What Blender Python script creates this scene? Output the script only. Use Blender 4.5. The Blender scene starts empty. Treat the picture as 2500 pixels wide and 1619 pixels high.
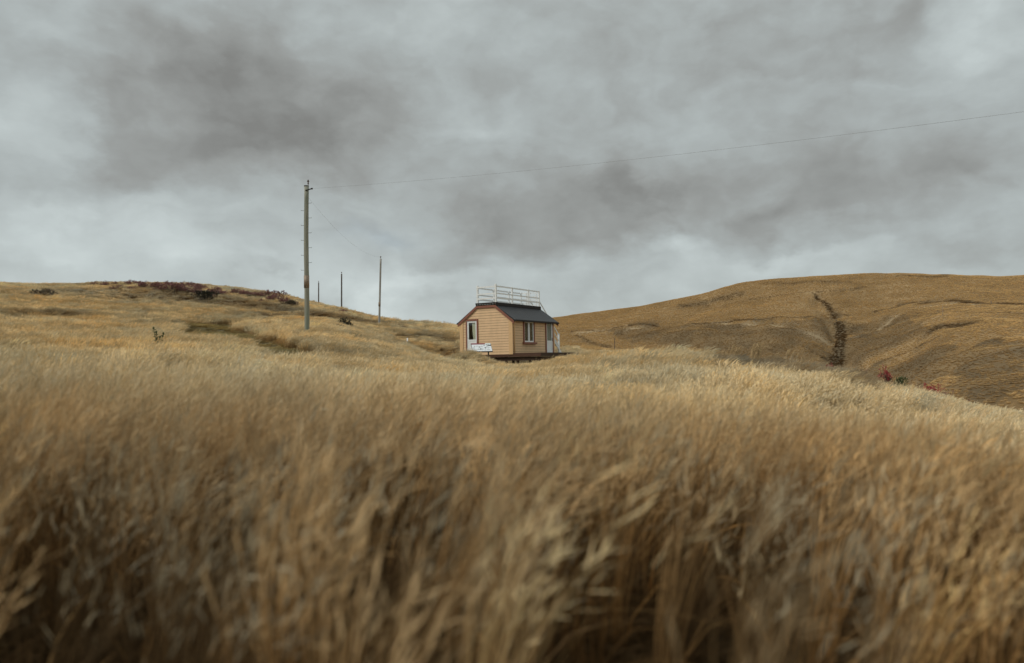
import bpy, bmesh, math, random
import numpy as np
from mathutils import Vector, Matrix

random.seed(7); RNG = np.random.default_rng(11)
scene = bpy.context.scene
COL = scene.collection
rad = math.radians

# ------------------------------------------------------------------ camera
F_PX, HORIZON, ROLL = 1800.0, 882.0, rad(1.0)          # measured on a 2500 x 1619 frame
PITCH = math.atan((HORIZON - 809.5) / F_PX)
FW = np.array([0, math.cos(PITCH), math.sin(PITCH)])
U0 = np.array([0, -math.sin(PITCH), math.cos(PITCH)])
X0 = np.array([1.0, 0, 0])
RT = X0 * math.cos(ROLL) - U0 * math.sin(ROLL)
UP = X0 * math.sin(ROLL) + U0 * math.cos(ROLL)
cam_d = bpy.data.cameras.new('camera')
cam = bpy.data.objects.new('camera', cam_d); COL.objects.link(cam)
cam.matrix_world = Matrix(((RT[0], UP[0], -FW[0], 0), (RT[1], UP[1], -FW[1], 0), (RT[2], UP[2], -FW[2], 0), (0, 0, 0, 1)))
cam_d.sensor_width = 36.0; cam_d.lens = 36.0 * F_PX / 2500.0
cam_d.clip_start = 0.05; cam_d.clip_end = 20000
cam_d.dof.use_dof = True; cam_d.dof.focus_distance = 46.0; cam_d.dof.aperture_fstop = 1.0
scene.camera = cam

# ------------------------------------------------------------------ exposure, renderer
scene.view_settings.view_transform = 'Standard'
scene.view_settings.look = 'None'
scene.view_settings.exposure = 0.0
scene.view_settings.gamma = 1.0
scene.cycles.max_bounces = 4
scene.cycles.diffuse_bounces = 2
scene.cycles.transparent_max_bounces = 6
scene.cycles.use_denoising = True

def ray(px, py):
    return FW * F_PX + RT * (px - 1250) + UP * (809.5 - py)

def az_el(px, py):
    d = ray(px, py)
    return math.atan2(d[0], d[1]), math.atan2(d[2], math.hypot(d[0], d[1]))

# ------------------------------------------------------------------ node helpers
def nn(nt, kind, **kw):
    n = nt.nodes.new(kind)
    for k, v in kw.items():
        setattr(n, k, v)
    return n

def mth(nt, op, a, b=None, clamp=False):
    n = nt.nodes.new('ShaderNodeMath'); n.operation = op; n.use_clamp = clamp
    for i, x in enumerate((a, b)):
        if x is None: continue
        if isinstance(x, (int, float)): n.inputs[i].default_value = x
        else: nt.links.new(x, n.inputs[i])
    return n.outputs[0]

def ramp(nt, fac, stops):
    n = nt.nodes.new('ShaderNodeValToRGB'); cr = n.color_ramp
    while len(cr.elements) < len(stops): cr.elements.new(0.5)
    for e, (p, c) in zip(cr.elements, stops):
        e.position = p; e.color = (c[0], c[1], c[2], 1)
    nt.links.new(fac, n.inputs[0])
    return n.outputs[0]

# ------------------------------------------------------------------ world: overcast sky
SUN_AZ, SUN_EL = rad(-108), rad(46)
world = bpy.data.worlds.new('World'); scene.world = world
world.use_nodes = True
wt = world.node_tree
for n in list(wt.nodes): wt.nodes.remove(n)
w_out = nn(wt, 'ShaderNodeOutputWorld'); w_bg = nn(wt, 'ShaderNodeBackground')
w_bg.inputs['Strength'].default_value = 0.1
sky = nn(wt, 'ShaderNodeTexSky', sky_type='NISHITA')
sky.sun_disc = False; sky.sun_elevation = SUN_EL; sky.sun_rotation = SUN_AZ
tc = nn(wt, 'ShaderNodeTexCoord')
sep = nn(wt, 'ShaderNodeSeparateXYZ'); wt.links.new(tc.outputs['Generated'], sep.inputs[0])
sx, sy, sz = sep.outputs
azn = mth(wt, 'ARCTAN2', sx, sy)
eln = mth(wt, 'ARCSINE', sz)
cmb = nn(wt, 'ShaderNodeCombineXYZ'); wt.links.new(azn, cmb.inputs[0]); wt.links.new(eln, cmb.inputs[1])
# flat cloud-deck coordinate
zz = mth(wt, 'ADD', mth(wt, 'MAXIMUM', sz, 0.0), 0.16)
dk = nn(wt, 'ShaderNodeCombineXYZ')
wt.links.new(mth(wt, 'DIVIDE', sx, zz), dk.inputs[0]); wt.links.new(mth(wt, 'DIVIDE', sy, zz), dk.inputs[1])
def wnoise(vec, scale, detail, rough=0.55, out='Fac', dist=0.0):
    n = nn(wt, 'ShaderNodeTexNoise'); n.inputs['Scale'].default_value = scale
    n.inputs['Detail'].default_value = detail; n.inputs['Roughness'].default_value = rough
    n.inputs['Distortion'].default_value = dist
    wt.links.new(vec, n.inputs['Vector'])
    return n.outputs[out]
pf_ = nn(wt, 'ShaderNodeVectorMath', operation='MULTIPLY'); wt.links.new(cmb.outputs[0], pf_.inputs[0]); pf_.inputs[1].default_value = (1.0, 1.55, 1)
warp = wnoise(pf_.outputs[0], 6.0, 5, 0.55, 'Color')
wv = nn(wt, 'ShaderNodeVectorMath', operation='SUBTRACT'); wt.links.new(warp, wv.inputs[0]); wv.inputs[1].default_value = (0.5, 0.5, 0.5)
ws = nn(wt, 'ShaderNodeVectorMath', operation='MULTIPLY'); wt.links.new(wv.outputs[0], ws.inputs[0]); ws.inputs[1].default_value = (0.26, 0.19, 0)
wp = nn(wt, 'ShaderNodeVectorMath', operation='ADD'); wt.links.new(cmb.outputs[0], wp.inputs[0]); wt.links.new(ws.outputs[0], wp.inputs[1])
WARPED = wp.outputs[0]
K = 2500 / 2380.0
def blob(x, y, rx, ry, amt):                        # a bank of cloud: position and size on the photograph's 2380 px view -> fixed direction of the sky
    a, e = az_el(x * K, y * K)
    s = nn(wt, 'ShaderNodeVectorMath', operation='SUBTRACT'); wt.links.new(WARPED, s.inputs[0]); s.inputs[1].default_value = (a, e, 0)
    m = nn(wt, 'ShaderNodeVectorMath', operation='MULTIPLY'); wt.links.new(s.outputs[0], m.inputs[0])
    m.inputs[1].default_value = (F_PX / (rx * K), F_PX / (ry * K), 0)
    d = nn(wt, 'ShaderNodeVectorMath', operation='DOT_PRODUCT'); wt.links.new(m.outputs[0], d.inputs[0]); wt.links.new(m.outputs[0], d.inputs[1])
    return mth(wt, 'MULTIPLY', mth(wt, 'EXPONENT', mth(wt, 'MULTIPLY', d.outputs['Value'], -1.0)), amt)
BLOBS = [
    (540, 190, 330, 130, -.27), (700, 260, 190, 110, -.15), (370, 345, 210, 80, -.17), (760, 330, 130, 60, -.06),
    (1150, 500, 220, 90, -.17), (1450, 460, 170, 75, -.30), (1270, 560, 240, 55, -.12), (1400, 400, 260, 50, -.12),
    (1880, 90, 270, 90, -.17), (2200, 420, 260, 90, -.14), (1780, 500, 150, 80, -.14), (2330, 600, 120, 40, -.17),
    (1330, 150, 90, 40, -.06), (1950, 400, 250, 130, -.08), (1090, 640, 110, 18, -.05), (640, 632, 60, 14, -.10), (800, 690, 60, 18, -.12), (1060, 715, 90, 25, -.10), (80, 600, 120, 40, -.04),
    (60, 300, 120, 60, .16), (90, 490, 170, 60, .17), (330, 580, 260, 70, .17), (700, 480, 160, 60, .08), (930, 690, 130, 40, .30),
    (1850, 605, 130, 18, .14), (1530, 585, 80, 32, .24), (2330, 50, 160, 70, .18), (1560, 480, 80, 60, .10), (1000, 60, 170, 90, .14),
    (120, 60, 220, 90, .10), (1020, 210, 120, 140, .05), (1680, 180, 200, 80, .05), (2100, 250, 160, 60, .03), (420, 470, 160, 40, .10),
]
tot = None
for b in BLOBS:
    o = blob(*b); tot = o if tot is None else mth(wt, 'ADD', tot, o)
n3 = mth(wt, 'SUBTRACT', wnoise(pf_.outputs[0], 10.0, 6, 0.52, 'Fac', 0.0), 0.5)
n1 = mth(wt, 'SUBTRACT', wnoise(pf_.outputs[0], 3.8, 7, 0.54, 'Fac', 0.1), 0.5)
n2 = mth(wt, 'SUBTRACT', wnoise(dk.outputs[0], 3.2, 6, 0.6, 'Fac', 0.2), 0.5)
vw = nn(wt, 'ShaderNodeVectorMath', operation='MULTIPLY'); wt.links.new(WARPED, vw.inputs[0]); vw.inputs[1].default_value = (1.0, 1.7, 1)
def puffs(scale):
    v = nn(wt, 'ShaderNodeTexVoronoi', feature='SMOOTH_F1', voronoi_dimensions='2D'); v.inputs['Scale'].default_value = scale; v.inputs['Smoothness'].default_value = .55
    v.inputs['Detail'].default_value = 2.0; v.inputs['Roughness'].default_value = .5
    wt.links.new(vw.outputs[0], v.inputs['Vector']); return mth(wt, 'SUBTRACT', v.outputs['Distance'], .42)
PUFF = mth(wt, 'ADD', mth(wt, 'ADD', mth(wt, 'MULTIPLY', puffs(6.0), -.20), mth(wt, 'MULTIPLY', puffs(14.0), -.12)), .075)
base = mth(wt, 'ADD', mth(wt, 'ADD', mth(wt, 'MULTIPLY', n1, 0.50), mth(wt, 'MULTIPLY', n2, 0.05)), mth(wt, 'ADD', mth(wt, 'MULTIPLY', n3, 0.55), PUFF))
# an overcast dome is brighter towards the zenith (above the frame)
zen = mth(wt, 'MULTIPLY', mth(wt, 'SUBTRACT', sz, 0.48, True), 2.6)
low = mth(wt, 'MULTIPLY', mth(wt, 'SUBTRACT', 0.21, sz, True), 1.05)          # brighter breaks low down
B = mth(wt, 'ADD', mth(wt, 'ADD', mth(wt, 'ADD', mth(wt, 'MULTIPLY', tot, 1.5), base), 0.47), mth(wt, 'SUBTRACT', low, mth(wt, 'MULTIPLY', mth(wt, 'SUBTRACT', sz, 0.16, True), .22)))
B = mth(wt, 'ADD', mth(wt, 'MULTIPLY', B, .80), .13)
ccol = ramp(wt, B, [(0.0, (.225, .226, .212)), (0.25, (.320, .332, .318)), (0.5, (.425, .464, .457)), (0.78, (.555, .613, .607)), (1.0, (.67, .735, .725))])
zm = nn(wt, 'ShaderNodeVectorMath', operation='SCALE'); wt.links.new(ccol, zm.inputs[0])
wt.links.new(mth(wt, 'MULTIPLY', mth(wt, 'ADD', zen, 1.0), 10.0), zm.inputs['Scale'])
gap = mth(wt, 'ADD', mth(wt, 'ADD', blob(850, 575, 75, 38, .16), blob(470, 690, 200, 12, .12)), 0.04)
gapc = mth(wt, 'MINIMUM', gap, 0.45)
mix = nn(wt, 'ShaderNodeMixRGB'); wt.links.new(gapc, mix.inputs[0]); wt.links.new(zm.outputs[0], mix.inputs[1]); wt.links.new(sky.outputs[0], mix.inputs[2])
wt.links.new(mix.outputs[0], w_bg.inputs['Color']); wt.links.new(w_bg.outputs[0], w_out.inputs[0])

# ------------------------------------------------------------------ sun behind the overcast
sun_d = bpy.data.lights.new('sun', 'SUN'); sun_d.energy = 1.75; sun_d.angle = rad(18); sun_d.color = (1, .95, .87)
sun = bpy.data.objects.new('sun', sun_d); COL.objects.link(sun)
S = Vector((math.sin(SUN_AZ) * math.cos(SUN_EL), math.cos(SUN_AZ) * math.cos(SUN_EL), math.sin(SUN_EL)))
sun.rotation_euler = S.to_track_quat('Z', 'Y').to_euler(); sun.location = (-40, -40, 60)

# ------------------------------------------------------------------ noise
_perm = np.random.default_rng(3).permutation(256); _perm = np.concatenate([_perm, _perm, _perm])
_ang = np.random.default_rng(4).uniform(0, 2 * np.pi, 256)
def perlin(x, y):
    x = np.asarray(x, float); y = np.asarray(y, float)
    xi = np.floor(x).astype(int); yi = np.floor(y).astype(int); xf = x - xi; yf = y - yi
    u = xf ** 3 * (xf * (xf * 6 - 15) + 10); v = yf ** 3 * (yf * (yf * 6 - 15) + 10)
    def g(i, j, dx, dy):
        a = _ang[_perm[_perm[(xi + i) & 255] + ((yi + j) & 255)]]
        return np.cos(a) * dx + np.sin(a) * dy
    n0 = g(0, 0, xf, yf) * (1 - u) + g(1, 0, xf - 1, yf) * u
    n1 = g(0, 1, xf, yf - 1) * (1 - u) + g(1, 1, xf - 1, yf - 1) * u
    return (n0 * (1 - v) + n1 * v) * 1.4
def fbm(x, y, o=4, lac=2.03, g=0.5):
    t = 0; a = 1.0
    for k in range(o):
        t = t + a * perlin(x + 17.3 * k, y - 9.1 * k); x = x * lac; y = y * lac; a *= g
    return t
def sstep(a, b, x):
    t = np.clip((x - a) / (b - a), 0, 1); return t * t * (3 - 2 * t)

# ------------------------------------------------------------------ terrain heights
def P(r, py, cover): return ('p', r, py, cover)
def Z(r, z): return ('z', r, z)
FLATFAR = lambda z0: [Z(200, z0), Z(260, z0 - 2), Z(330, z0 - 3), Z(420, z0 - 3), Z(520, z0 - 3), Z(900, z0 - 5), Z(5000, -20)]
PROFILE = {
    -1000: [Z(.6, -1.25), Z(4, -1.1), Z(9, -0.75), Z(18, 0), Z(30, 1.2), Z(45, 3), Z(65, 6), Z(105, 12.5), Z(150, 13.5)] + FLATFAR(12),
    0: [Z(.6, -1.25), Z(4, -1.15), Z(9, -0.85), P(18, 892, .5), P(30, 838, .5), P(45, 792, .45), P(65, 750, .4), P(105, 697, .3), Z(150, 13)] + FLATFAR(12),
    300: [Z(.6, -1.25), Z(4, -1.17), Z(9, -0.92), P(18, 898, .5), P(30, 847, .5), P(45, 802, .45), P(68, 752, .4), P(112, 693, .3), Z(160, 12.5)] + FLATFAR(11),
    600: [Z(.6, -1.25), Z(4, -1.18), Z(9, -1), P(18, 912, .5), P(30, 857, .5), P(44, 807, .45), P(66, 766, .4), P(108, 717, .3), Z(160, 9.5)] + FLATFAR(8),
    750: [Z(.6, -1.25), Z(4, -1.2), Z(9, -1.05), P(18, 922, .5), P(30, 868, .5), P(44, 803, .4), P(65, 777, .4), P(98, 744, .3), Z(150, 7)] + FLATFAR(5),
    950: [Z(.6, -1.25), Z(4, -1.2), Z(9, -1.12), P(18, 928, .5), P(30, 886, .5), P(44, 840, .4), P(62, 810, .35), P(86, 786, .3), Z(140, 3), Z(200, 0), Z(270, 2), Z(350, 4), Z(430, 6), Z(520, 10), Z(900, 8), Z(5000, -20)],
    1100: [Z(.6, -1.25), Z(4, -1.2), Z(9, -1.16), P(18, 932, .5), P(33, 898, .5), Z(45, -.25), P(60, 824, .3), P(80, 797, .3), Z(130, 1), Z(200, -8), Z(280, 0), Z(380, 6), Z(450, 10), Z(540, 16), Z(900, 14), Z(5000, -20)],
    1250: [Z(.6, -1.25), Z(4, -1.22), Z(9, -1.2), P(18, 936, .5), P(36, 902, .5), Z(46, -.44), Z(58, .5), Z(78, 1.2), Z(130, -6), Z(230, -10), Z(320, 3), Z(420, 11), Z(470, 16), P(550, 792, 0), Z(900, 24), Z(5000, -20)],
    1380: [Z(.6, -1.25), Z(4, -1.24), Z(9, -1.25), P(18, 937, .5), P(35, 896, .5), P(47, 870, .45), P(60, 854, .4), Z(76, -.5), Z(130, -14), P(270, 862, 0), P(340, 835, 0), P(430, 803, 0), P(480, 788, 0), P(540, 773, 0), Z(900, 29), Z(5000, -20)],
    1550: [Z(.6, -1.25), Z(4, -1.27), Z(9, -1.32), P(18, 937, .5), P(32, 895, .45), P(47, 866, .4), Z(62, -1.5), Z(85, -6), Z(130, -18), P(260, 872, 0), P(330, 840, 0), P(400, 798, 0), P(450, 772, 0), P(510, 750, 0), Z(900, 34), Z(5000, -20)],
    1700: [Z(.6, -1.25), Z(4, -1.3), Z(9, -1.4), P(18, 937, .5), P(31, 899, .5), P(44, 871, .4), Z(60, -2), Z(85, -7.5), Z(130, -19), P(255, 880, 0), P(320, 850, 0), P(385, 792, 0), P(440, 760, 0), P(500, 719, 0), Z(900, 40), Z(5000, -20)],
    1830: [Z(.6, -1.25), Z(4, -1.32), Z(9, -1.48), P(18, 938, .5), P(30, 906, .5), P(42, 879, .4), Z(58, -2.5), Z(85, -9), Z(130, -20), P(255, 880, 0), P(310, 850, 0), P(375, 785, 0), P(440, 735, 0), P(505, 687, 0), Z(900, 48), Z(5000, -20)],
    2050: [Z(.6, -1.25), Z(4, -1.38), Z(9, -1.62), P(18, 984, .5), P(28, 944, .45), P(38, 906, .4), Z(52, -3), Z(80, -10), Z(125, -20), P(250, 885, 0), P(300, 840, 0), P(350, 778, 0), P(430, 725, 0), P(520, 673, 0), Z(900, 53), Z(5000, -20)],
    2200: [Z(.6, -1.25), Z(4, -1.4), Z(9, -1.75), P(17, 1012, .5), P(27, 980, .45), P(36, 964, .4), Z(50, -4), Z(78, -12), Z(120, -20), P(190, 925, 0), P(260, 835, 0), P(390, 752, 0), P(450, 712, 0), P(530, 669, 0), Z(900, 55), Z(5000, -20)],
    2300: [Z(.6, -1.25), Z(4, -1.44), Z(9, -1.85), P(17, 1038, .5), P(25, 1008, .45), P(32, 1001, .38), Z(48, -5), Z(75, -13), Z(115, -20), P(150, 968, 0), P(258, 806, 0), P(400, 740, 0), P(460, 706, 0), P(545, 670, 0), Z(900, 56), Z(5000, -20)],
    2500: [Z(.6, -1.25), Z(4, -1.5), Z(9, -1.98), P(17, 1066, .5), P(24, 1042, .45), P(30, 1034, .38), Z(46, -6), Z(72, -14), Z(110, -20), P(140, 992, 0), P(255, 792, 0), P(400, 741, 0), P(460, 708, 0), P(560, 671, 0), Z(900, 56), Z(5000, -20)],
    3400: [Z(.6, -1.25), Z(4, -1.6), Z(9, -2.4), Z(17, -3), Z(24, -3.5), Z(30, -4.2), Z(46, -8), Z(72, -15), Z(110, -20), Z(140, -12), Z(255, 6), Z(400, 20), Z(460, 32), Z(560, 50), Z(900, 46), Z(5000, -20)],
}
BACK = [(.6, -1.25), (4, -1.35), (9, -1.7), (18, -2), (30, -2.4), (45, -3), (65, -4), (100, -6), (150, -8), (200, -9), (260, -10), (330, -10), (420, -10), (520, -10), (900, -12), (5000, -20)]
col_az, col_r, col_z = [], [], []
for px in sorted(PROFILE):
    a = az_el(px, 862)[0]
    rr, zz_ = [], []
    for c in PROFILE[px]:
        rr.append(c[1])
        if c[0] == 'z': zz_.append(c[2])
        else:
            d = ray(px, c[2]); zz_.append(c[1] * d[2] / math.hypot(d[0], d[1]) - c[3])
    col_az.append(a); col_r.append(rr); col_z.append(zz_)
a_hi, a_lo = rad(120), rad(-120)
br = [c[0] for c in BACK]; bz = [c[1] for c in BACK]
col_az = [-math.pi * 1.0, a_lo] + col_az + [a_hi, math.pi]
col_r = [br, br] + col_r + [br, br]; col_z = [bz, bz] + col_z + [bz, bz]
col_az = np.array(col_az); col_r = np.log(np.array(col_r)); col_z = np.array(col_z)

def pchip(x, y, xn):
    """monotone cubic through rows y(x) -> xn ; x (n,), y (n,m)"""
    h = np.diff(x); d = np.diff(y, axis=0) / h[:, None]
    m = np.zeros_like(y)
    w1 = (2 * h[1:] + h[:-1])[:, None]; w2 = (h[1:] + 2 * h[:-1])[:, None]
    same = d[:-1] * d[1:] > 0
    with np.errstate(divide='ignore', invalid='ignore'):
        hm = (w1 + w2) / (w1 / d[:-1] + w2 / d[1:])
    m[1:-1] = np.where(same, hm, 0); m[0] = d[0]; m[-1] = d[-1]
    i = np.clip(np.searchsorted(x, xn) - 1, 0, len(x) - 2)
    t = ((xn - x[i]) / h[i])[:, None]; hh = h[i][:, None]
    return ((1 + 2 * t) * (1 - t) ** 2) * y[i] + t * (1 - t) ** 2 * hh * m[i] + t * t * (3 - 2 * t) * y[i + 1] + t * t * (t - 1) * hh * m[i + 1]

NA, NR = 1441, 380
AZ = np.linspace(-math.pi, math.pi, NA)
LR = np.linspace(math.log(.6), math.log(5000), NR)
cr_ = pchip(col_az, col_r, AZ); cz_ = pchip(col_az, col_z, AZ)
HGT = np.zeros((NA, NR))
for i in range(NA):
    HGT[i] = pchip(cr_[i], cz_[i][:, None], LR)[:, 0]
GA, GR = np.meshgrid(AZ, np.exp(LR), indexing='ij')
GX, GY = GR * np.sin(GA), GR * np.cos(GA)

def sample(grid, x, y):
    x = np.asarray(x, float); y = np.asarray(y, float)
    a = (np.arctan2(x, y) + math.pi) / (2 * math.pi) * (NA - 1)
    r = (np.log(np.maximum(np.hypot(x, y), .601)) - LR[0]) / (LR[-1] - LR[0]) * (NR - 1)
    i = np.clip(np.floor(a).astype(int), 0, NA - 2); j = np.clip(np.floor(r).astype(int), 0, NR - 2)
    u = a - i; v = np.clip(r - j, 0, 1)
    return grid[i, j] * (1 - u) * (1 - v) + grid[i + 1, j] * u * (1 - v) + grid[i, j + 1] * (1 - u) * v + grid[i + 1, j + 1] * u * v
def H(x, y): return sample(HGT, x, y)

def ground_at(px, py, lift=0.0, rmin=2.0, rmax=900.0):
    """first point where the line of sight through a photo pixel meets the ground"""
    d = ray(px, py); d = d / math.hypot(d[0], d[1])
    r = np.exp(np.linspace(math.log(rmin), math.log(rmax), 6000))
    z = d[2] * r; g = H(d[0] * r, d[1] * r) + lift
    k = np.argmax(z < g) if (z < g).any() else len(r) - 1
    return np.array([d[0] * r[k], d[1] * r[k], float(H(d[0] * r[k], d[1] * r[k]))])
def at(px, r):
    """ground point at photo column px, horizontal range r"""
    d = ray(px, 850); d = d / math.hypot(d[0], d[1])
    x, y = d[0] * r, d[1] * r
    return np.array([x, y, float(H(x, y))])

def line_dist(x, y, pts, w=None):
    """distance in plan to a polyline, and the parameter along it 0..1"""
    best = np.full(np.shape(x), 1e9); par = np.zeros(np.shape(x)); n = len(pts) - 1
    for k in range(n):
        ax, ay = pts[k][:2]; bx, by = pts[k + 1][:2]
        L2 = (bx - ax) ** 2 + (by - ay) ** 2 + 1e-9
        t = np.clip(((x - ax) * (bx - ax) + (y - ay) * (by - ay)) / L2, 0, 1)
        d = np.hypot(x - ax - t * (bx - ax), y - ay - t * (by - ay))
        m = d < best; best = np.where(m, d, best); par = np.where(m, (k + t) / n, par)
    return best, par
def in_poly(x, y, pts):
    inside = np.zeros(np.shape(x), bool); n = len(pts)
    for k in range(n):
        x1, y1 = pts[k][:2]; x2, y2 = pts[(k + 1) % n][:2]
        c = ((y1 > y) != (y2 > y)) & (x < (x2 - x1) * (y - y1) / (y2 - y1 + 1e-12) + x1)
        inside ^= c
    return inside
def trace(pix, **kw): return [ground_at(a, b, **kw) for a, b in pix]
FAR = dict(rmin=135.0)

# gullies and the bench of the farm road on the far hill
GULLIES = [  # pixel path, depth, half width
    (trace([(1985, 712), (2003, 725), (2025, 750), (2040, 775), (2052, 800), (2050, 840), (2036, 882)], **FAR), (.6, 14.0), (12, 36)),
    (trace([(1990, 716), (2025, 750), (2040, 775), (2052, 800), (2050, 840), (2036, 882)], **FAR), (2.0, 6.0), (3.5, 6.5)),
    (trace([(1935, 826), (1990, 862), (2026, 884)], **FAR), (.8, 6.0), (6, 11)),
    (trace([(2300, 818), (2250, 842), (2200, 866), (2140, 892), (2095, 915)], **FAR), (2.0, 8.0), (8, 15)),
    (trace([(2310, 862), (2262, 885), (2240, 905), (2222, 928)], **FAR), (1.8, 5.5), (7, 10)),
    (trace([(1470, 808), (1560, 826), (1640, 846), (1730, 866)], **FAR), (1.4, 7.0), (9, 17)),
    (trace([(1790, 800), (1830, 830), (1870, 860)], **FAR), (1.4, 6.5), (10, 15)),
    (trace([(1380, 806), (1420, 822), (1500, 838)], **FAR), (1.2, 4.2), (8, 12)),
    (trace([(2190, 700), (2150, 720), (2090, 760)], **FAR), (1.0, 5.0), (15, 18)),
    (trace([(2480, 870), (2430, 905), (2390, 950)], **FAR), (.8, 4.5), (8, 11)),
    (trace([(1700, 735), (1680, 760), (1640, 785)], **FAR), (.8, 4.0), (10, 14)),
]
ROAD = trace([(1380, 808), (1480, 803), (1560, 797), (1640, 793), (1760, 787), (1850, 786), (1950, 781), (2040, 776), (2090, 772), (2140, 764), (2190, 751), (2250, 743), (2320, 739), (2390, 744), (2440, 748), (2560, 752)], **FAR)
farm = (GR > 120) & (GR < 700) & (GA > rad(-2)) & (GA < rad(60))
fx, fy = GX[farm], GY[farm]
carve = np.zeros(fx.shape)
for pts, dep, wid in GULLIES:
    d, t = line_dist(fx + 5 * fbm(fx / 22, fy / 22, 2), fy + 5 * fbm(fx / 22 + 7, fy / 22, 2), pts)
    D_ = dep[0] + (dep[1] - dep[0]) * t; W_ = wid[0] + (wid[1] - wid[0]) * t
    carve -= D_ * np.exp(-(d / W_) ** 2)
dr, _ = line_dist(fx, fy, ROAD)
rel = (fbm(fx / 55, fy / 90, 4) * 2.4 + fbm(fx / 14, fy / 9, 3) * .6) * (1 - .55 * sstep(430, 500, GR[farm]))
rise = sstep(130, 200, GR[farm])
HGT[farm] += carve * rise + rel * rise * (1 - .7 * np.exp(-(dr / 14) ** 2))
# the road is cut into the slope: a bank above, a flat strip, a fill below
rr_ = np.hypot(fx, fy)
road_r = np.array([math.hypot(p[0], p[1]) for p in ROAD]); road_a = np.array([math.atan2(p[0], p[1]) for p in ROAD])
off = rr_ - np.interp(np.arctan2(fx, fy), road_a, road_r)
ok_ = (np.arctan2(fx, fy) > road_a[0])
HGT[farm] += np.where(ok_, -1.3 * np.exp(-((off - 2.5) / 4.0) ** 2) + .8 * np.exp(-((off + 5) / 4) ** 2), 0)
# hummocks and slumps on the near slope
nearm = GR < 130
nx, ny = GX[nearm], GY[nearm]
HGT[nearm] += fbm(nx / 3.7, ny / 3.7, 3) * .13 * sstep(2, 8, GR[nearm]) + fbm(nx / 11, ny / 7, 2) * .22 * sstep(8, 25, GR[nearm])
# grassed scarps (terraces) crossing the left hill
def scarp(pix, h, w):
    pts = trace(pix, rmin=14.0)
    r_ = np.array([math.hypot(p[0], p[1]) for p in pts]); a_ = np.array([math.atan2(p[0], p[1]) for p in pts])
    aa = np.arctan2(nx, ny); o = np.hypot(nx, ny) - np.interp(aa, a_, r_)
    m = sstep(a_[0] - .03, a_[0] + .05, aa) * (1 - sstep(a_[-1] - .05, a_[-1] + .03, aa))
    o = o + fbm(nx / 6, ny / 6, 2) * .8
    HGT[nearm] += m * h * (np.exp(-((o - w) / (w * 1.2)) ** 2) - np.exp(-((o + w) / (w * 1.2)) ** 2))
scarp([(180, 722), (300, 724), (420, 730), (520, 742), (620, 756), (740, 768)], .45, 2.6)
scarp([(500, 778), (620, 786), (740, 783), (900, 796)], .32, 1.6)
scarp([(-100, 786), (60, 783), (220, 784)], .22, 1.3)

def ridge(pix, h, w, lift=.45):
    pts = [ground_at(a, b, lift=lift, rmin=4.0) for a, b in pix]
    r_ = np.array([math.hypot(p[0], p[1]) for p in pts]); a_ = np.array([math.atan2(p[0], p[1]) for p in pts])
    aa = np.arctan2(nx, ny); rn = np.hypot(nx, ny)
    o = rn - np.interp(aa, a_, r_) + fbm(nx / 4, ny / 4, 2) * w * .5
    m = sstep(a_[0] - .06, a_[0] + .06, aa) * (1 - sstep(a_[-1] - .06, a_[-1] + .06, aa))
    HGT[nearm] += m * h * (np.exp(-(o / w) ** 2) - .9 * np.exp(-((o - 2.1 * w) / w) ** 2))
ridge([(1430, 888), (1560, 905), (1750, 908), (1900, 921), (2020, 944), (2110, 958)], .42, 2.0)
ridge([(1500, 935), (1720, 958), (1900, 985), (2100, 1003), (2350, 1022)], .34, 1.5)
ridge([(1100, 985), (1250, 1000), (1420, 992), (1600, 985)], .24, 1.1)
ridge([(150, 915), (350, 905), (520, 905), (650, 920)], .34, 1.6)
ridge([(-50, 960), (200, 975), (420, 985), (700, 975)], .24, 1.0)
ridge([(620, 890), (760, 905), (900, 900)], .28, 1.4)
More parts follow.
